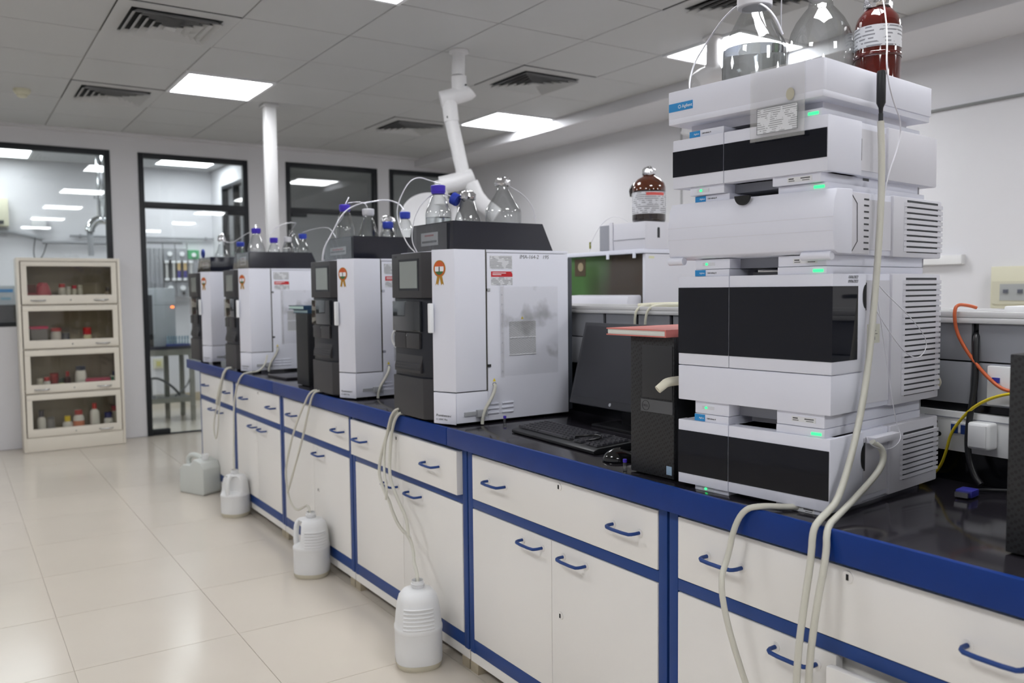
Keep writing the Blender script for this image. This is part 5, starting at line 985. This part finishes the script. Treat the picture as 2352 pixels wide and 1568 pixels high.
for k, (dx, hh, cc) in enumerate(((-0.065, 0.10, (178, 50, 50)), (-0.015, 0.075, (190, 190, 190)), (0.03, 0.085, (190, 60, 80)), (0.075, 0.09, (190, 190, 180)))):
    jar(['white bottle with red cap in the clear bin', 'small pale bottle in the clear bin', 'small bottle with pink cap in the clear bin', 'small bottle with grey cap in the clear bin'][k], bx(160)+0.01+dx, S1+0.0755, 0.028 if k == 0 else 0.02, hh, (204, 204, 196), cc, 0.9, 0.3, y=8.29)
jar('small bottle at the right end of the top shelf', bx(249), S1, 0.022, 0.145, (170, 160, 146), (70, 60, 56), 0.7, 0.25)
t = tag(B(-0.075, 0.075, -0.03, 0.03, 0, 0.082).build('paper_stack', PAPER, loc=(bx(222)-0.01, 8.215, S1), bev=0.002), 'white paper stack at the front of the top shelf', 'paper', 'chemicals in the cream cabinet')
# ------------------------------------------------------------------ room behind the glass
tag(B(2.80, 2.86, 8.54, YFAR-0.001, 0, 2.829).build('wall_partition', WALL), 'partition in the room behind the glass doors', kind='structure') if False else None
pw = holed_wall('wall_partition', [8.54, YFAR-0.002, 8.75, 10.45], [0, 2.825, 0.95, 2.60], [(8.75, 10.45, 0.95, 2.60)], 0.0, 0.06, WALL); pw.rotation_euler.z = math.radians(90); pw.location = (2.86, 0, 0); tag(pw, 'partition wall with a window behind the glass door', kind='structure')
w3 = struct('window_3', 'dark framed interior window in the partition beyond the glass door')
for a in ((8.75, 8.79, 0.95, 2.60), (10.41, 10.45, 0.95, 2.60), (8.79, 10.41, 2.56, 2.60), (8.79, 10.41, 0.95, 0.99), (9.95, 9.98, 0.99, 2.56)): B(2.79, 2.865, a[0], a[1], a[2], a[3]).build('frame_bar', BLACKF, w3)
B(2.825, 2.832, 8.79, 10.41, 0.99, 2.56).build('pane', WGLASS, w3)
t = thing('equipment_stand', 'grey metal stand seen through the glass door', 'stand', (1.60, 9.20, 0)); SG = mat('stand_grey', (140, 140, 132), 0.5)
B(0, 0.56, 0, 0.55, 0.755, 0.785).build('top', mat('stand_top_dark', (52, 52, 66), 0.4), t, bev=0.004)
B(0.01, 0.53, 0.012, 0.03, 0.69, 0.755).build('apron', SG, t)
for (a, c) in ((0.01, 0.01), (0.29, 0.30), (0.485, 0.01), (0.01, 0.48), (0.485, 0.48)): B(a, a+0.045, c, c+0.045, 0, 0.755).build('leg', SG, t, bev=0.002)
B(0.01, 0.53, 0.02, 0.045, 0.20, 0.25).build('stretcher', SG, t); B(0.01, 0.53, 0.05, 0.52, 0.215, 0.235).build('lower_shelf', SG, t)
t = thing('benchtop_analyser', 'silver grey boxy analyser with orange lamp behind the glass door', 'lab instrument', (1.60, 9.26, 0.785)); SV = mat('silver_grey', (186, 192, 198), 0.4)
B(0, 0.37, 0, 0.42, 0.0, 0.60).build('housing', SV, t, bev=0.008); B(0.095, 0.145, -0.006, 0.0, 0.0, 0.53).build('black_strip', BLK, t); B(0.0, 0.37, -0.002, 0.0, 0.425, 0.431).build('panel_line', INSTG, t); MB().disc((0.340, -0.002, 0.405), (1, 0, 0), (0, 0, 1), 0.018, 0.013, 0.004, 18).build('orange_lamp', LEDO, t)
t = thing('tube_rack', 'rack of pale blue test tubes on the stand', 'tube rack', (1.86, 9.215, 0.785)); RB = mat('rack_blue', (64, 78, 140), 0.4); TB = thin_glass('tube_plastic', (0.80, 0.90, 0.95), 1.0, 0.8, 0.1, (190, 214, 226), 0.5)
B(0, 0.235, 0, 0.038, 0, 0.022).build('rack_base', RB, t, bev=0.002)
for k in range(8): MB().lathe([(0.008, 0.02), (0.010, 0.03), (0.010, 0.105)], 12, (0.018+k*0.0285, 0.018, 0)).build('test_tube', TB, t, smooth=40)
t = thing('gas_panel', 'grey wall panel of regulators with green heads through the glass door', 'gas panel', (1.98, YFAR-0.001, 1.27)); GP = mat('gas_panel_grey', (150, 152, 156), 0.45); GH = mat('gas_green', (66, 160, 104), 0.45)
B(0.0, 0.20, -0.12, 0, 0.02, 0.60).build('cylinder_panel', GP, t, bev=0.004)
for k in range(4): B(0.01+k*0.05, 0.035+k*0.05, -0.135, -0.12, 0.02, 0.60).build('corrugation', GP, t, bev=0.004)
GD = mat('gas_panel_dark', (112, 114, 116), 0.45)
for k in range(2):
    b = B(0.205+k*0.14, 0.34+k*0.14, -0.14, 0, 0.46, 0.60).build('regulator_head', GP, t, bev=0.006); MB().disc((0.275+k*0.14, -0.14, 0.535), (1, 0, 0), (0, 0, 1), 0.028, 0.028, 0.02, 18).build('knob', WHITEP, b)
    b = B(0.205+k*0.14, 0.34+k*0.14, -0.14, 0, 0.02, 0.20).build('regulator_base', GP, t, bev=0.006); MB().disc((0.275+k*0.14, -0.14, 0.125), (1, 0, 0), (0, 0, 1), 0.030, 0.030, 0.02, 18).build('knob', WHITEP, b); MB().disc((0.285+k*0.14, -0.14, 0.06), (1, 0, 0), (0, 0, 1), 0.02, 0.02, 0.01, 14).build('port', DARK, b)
B(0.205, 0.48, -0.05, 0, 0.20, 0.46).build('mid_plate', GD, t)
b = B(0.486, 0.62, -0.14, 0, 0.475, 0.585).build('green_head', GH, t, bev=0.008); MB().disc((0.553, -0.14, 0.525), (1, 0, 0), (0, 0, 1), 0.026, 0.026, 0.02, 18).build('knob', WHITEP, b)
B(0.486, 0.60, -0.13, 0, 0.14, 0.475).build('green_unit_body', GP, t, bev=0.006); b = B(0.490, 0.56, -0.14, -0.13, 0.05, 0.17).build('green_window', GH, t)
for k, x in enumerate((0.235, 0.315, 0.375, 0.445, 0.515)):
    tb = MB().lathe([(0.016, 0.22), (0.016, 0.44)], 14, (x, -0.155, 0)).build('flow_tube', mat('flow_clear', (196, 196, 194), 0.3), t, smooth=40)
    for z in (0.215, 0.425): MB().lathe([(0.026, z), (0.026, z+0.03)], 14, (x, -0.155, 0)).build('end_fitting', WHITEP, tb, smooth=40)
    if k in (2, 3): MB().lathe([(0.021, 0.335), (0.021, 0.425)], 14, (x, -0.155, 0)).build('tan_filling', mat('filling_tan', (196, 170, 120), 0.5), tb, smooth=40); MB().lathe([(0.021, 0.25), (0.021, 0.335)], 14, (x, -0.155, 0)).build('violet_filling', mat('filling_violet', (66, 62, 140), 0.5), tb, smooth=40)
t = thing('wall_rail', 'thin grey pipe rail on the far wall above the regulators', 'rail', (1.2, YFAR-0.04, 2.0)); MB().tube([(0, 0, 0), (1.6, 0, 0)], 0.014, 10).build('upper_pipe', GP, t, smooth=40); MB().tube([(0.82, -0.02, -0.06), (1.22, -0.02, -0.06)], 0.012, 10).build('manifold', GD, t, smooth=40)
for k in range(3): MB().tube([(0.99+k*0.14, -0.03, -0.06), (0.99+k*0.14, -0.05, -0.14)], 0.004, 6).build('drop_line', SLIT, t)
for x in (0.1, 1.5): B(x, x+0.02, -0.01, 0.039, -0.02, 0.02).build('bracket', GD, t)
t = thing('wall_socket', 'cream wall socket low on the far wall through the glass door', 'socket', (2.05, YFAR-0.001, 0.42)); B(0, 0.12, -0.02, 0, 0, 0.12).build('plate', CREAM, t, bev=0.004); B(0.035, 0.085, -0.024, -0.02, 0.03, 0.09).build('switch', mat('switch_yellowish', (206, 200, 130), 0.5), t)
t = thing('vacuum_pump', 'grey pump on the lower shelf of the stand', 'pump', (1.68, 9.42, 0.2355)); MB().lathe([(0.10, 0), (0.10, 0.03), (0.07, 0.035), (0.07, 0.20), (0.05, 0.22)], 20).build('housing', GP, t, smooth=40); MB().tube([(0.03, 0, 0.2), (0.12, -0.02, 0.22), (0.26, -0.03, 0.12), (0.34, 0.0, 0.02)], 0.012, 8, smooth=2).build('hose', GD, t, smooth=60)
cable('drain_hose', 'thin grey hose looping beside the stand legs', [(2.10, 9.40, 0.74), (2.16, 9.42, 0.55), (2.12, 9.45, 0.35), (1.98, 9.48, 0.24)], 0.009, GP, cat='hose')
t = thing('fume_duct', 'chrome bent duct hanging behind the wide window', 'duct', (1.36, 9.6, 0))
MB().tube([(0.0, 0, 2.83), (0.0, 0, 2.30), (0.0, 0, 2.10)], 0.045, 18).build('drop_pipe', CHROME, t, smooth=40); MB().lathe([(0.075, 2.30), (0.075, 2.34)], 20).build('collar', STEEL, t, smooth=40)
MB().tube([(0.12*math.cos(a), 0, 1.965+0.125*math.sin(a)) for a in [PI*k/14 for k in range(15)]], 0.045, 18).build('bend', CHROME, t, smooth=60); MB().tube([(-0.12, 0, 1.965), (-0.115, 0, 1.72)], 0.028, 14).build('spout', GP, t, smooth=40); MB().tube([(0.12, 0, 1.965), (0.13, 0, 1.70)], 0.03, 14).build('spout', GP, t, smooth=40)
t = thing('air_conditioner', 'cream air conditioner unit on the far wall seen through the wide window', 'air conditioner', (0.0, YFAR-0.001, 2.08)); B(0.0, 0.60, -0.18, 0, 0, 0.30).build('housing', CREAM, t, bev=0.01); B(0.05, 0.55, -0.19, -0.18, 0.02, 0.06).build('outlet', SLIT, t)
t = thing('pipe_run', 'grey conduit with drooping cables on the far wall behind the wide window', 'conduit', (0.3, YFAR-0.06, 2.02)); MB().tube([(0, 0, 0.02), (0.35, 0, 0.0), (0.62, 0, -0.06)], 0.03, 10).build('upper_conduit', GP, t, smooth=40); MB().tube([(0.62, 0, -0.10), (1.4, 0, -0.10)], 0.022, 10).build('lower_conduit', GP, t, smooth=40); MB().tube([(0.55, -0.04, -0.05), (0.52, -0.05, -0.25), (0.56, -0.05, -0.33), (0.62, -0.05, -0.25), (0.66, -0.04, -0.12)], 0.006, 8, smooth=2).build('loop_cable', SLIT, t, smooth=60); B(0.52, 0.66, -0.06, 0.029, 0.06, 0.19).build('junction_box', SOCKW, t, bev=0.004)
t = thing('incubator', 'white incubator with dark door behind the wide window', 'incubator', (-0.35, 9.05, 0)); B(0, 0.98, 0, 0.5, 0.0, 1.42).build('housing', SV, t, bev=0.008); B(0.03, 0.95, -0.012, 0.0, 1.02, 1.24).build('door_window', DGLASS, t); B(0.60, 0.86, -0.003, 0.0, 1.355, 1.385).build('name_strip', LOGOB, t); B(0.76, 0.84, -0.003, 0.0, 1.285, 1.31).build('display', mat('display_blue', (150, 190, 210), 0.4), t)
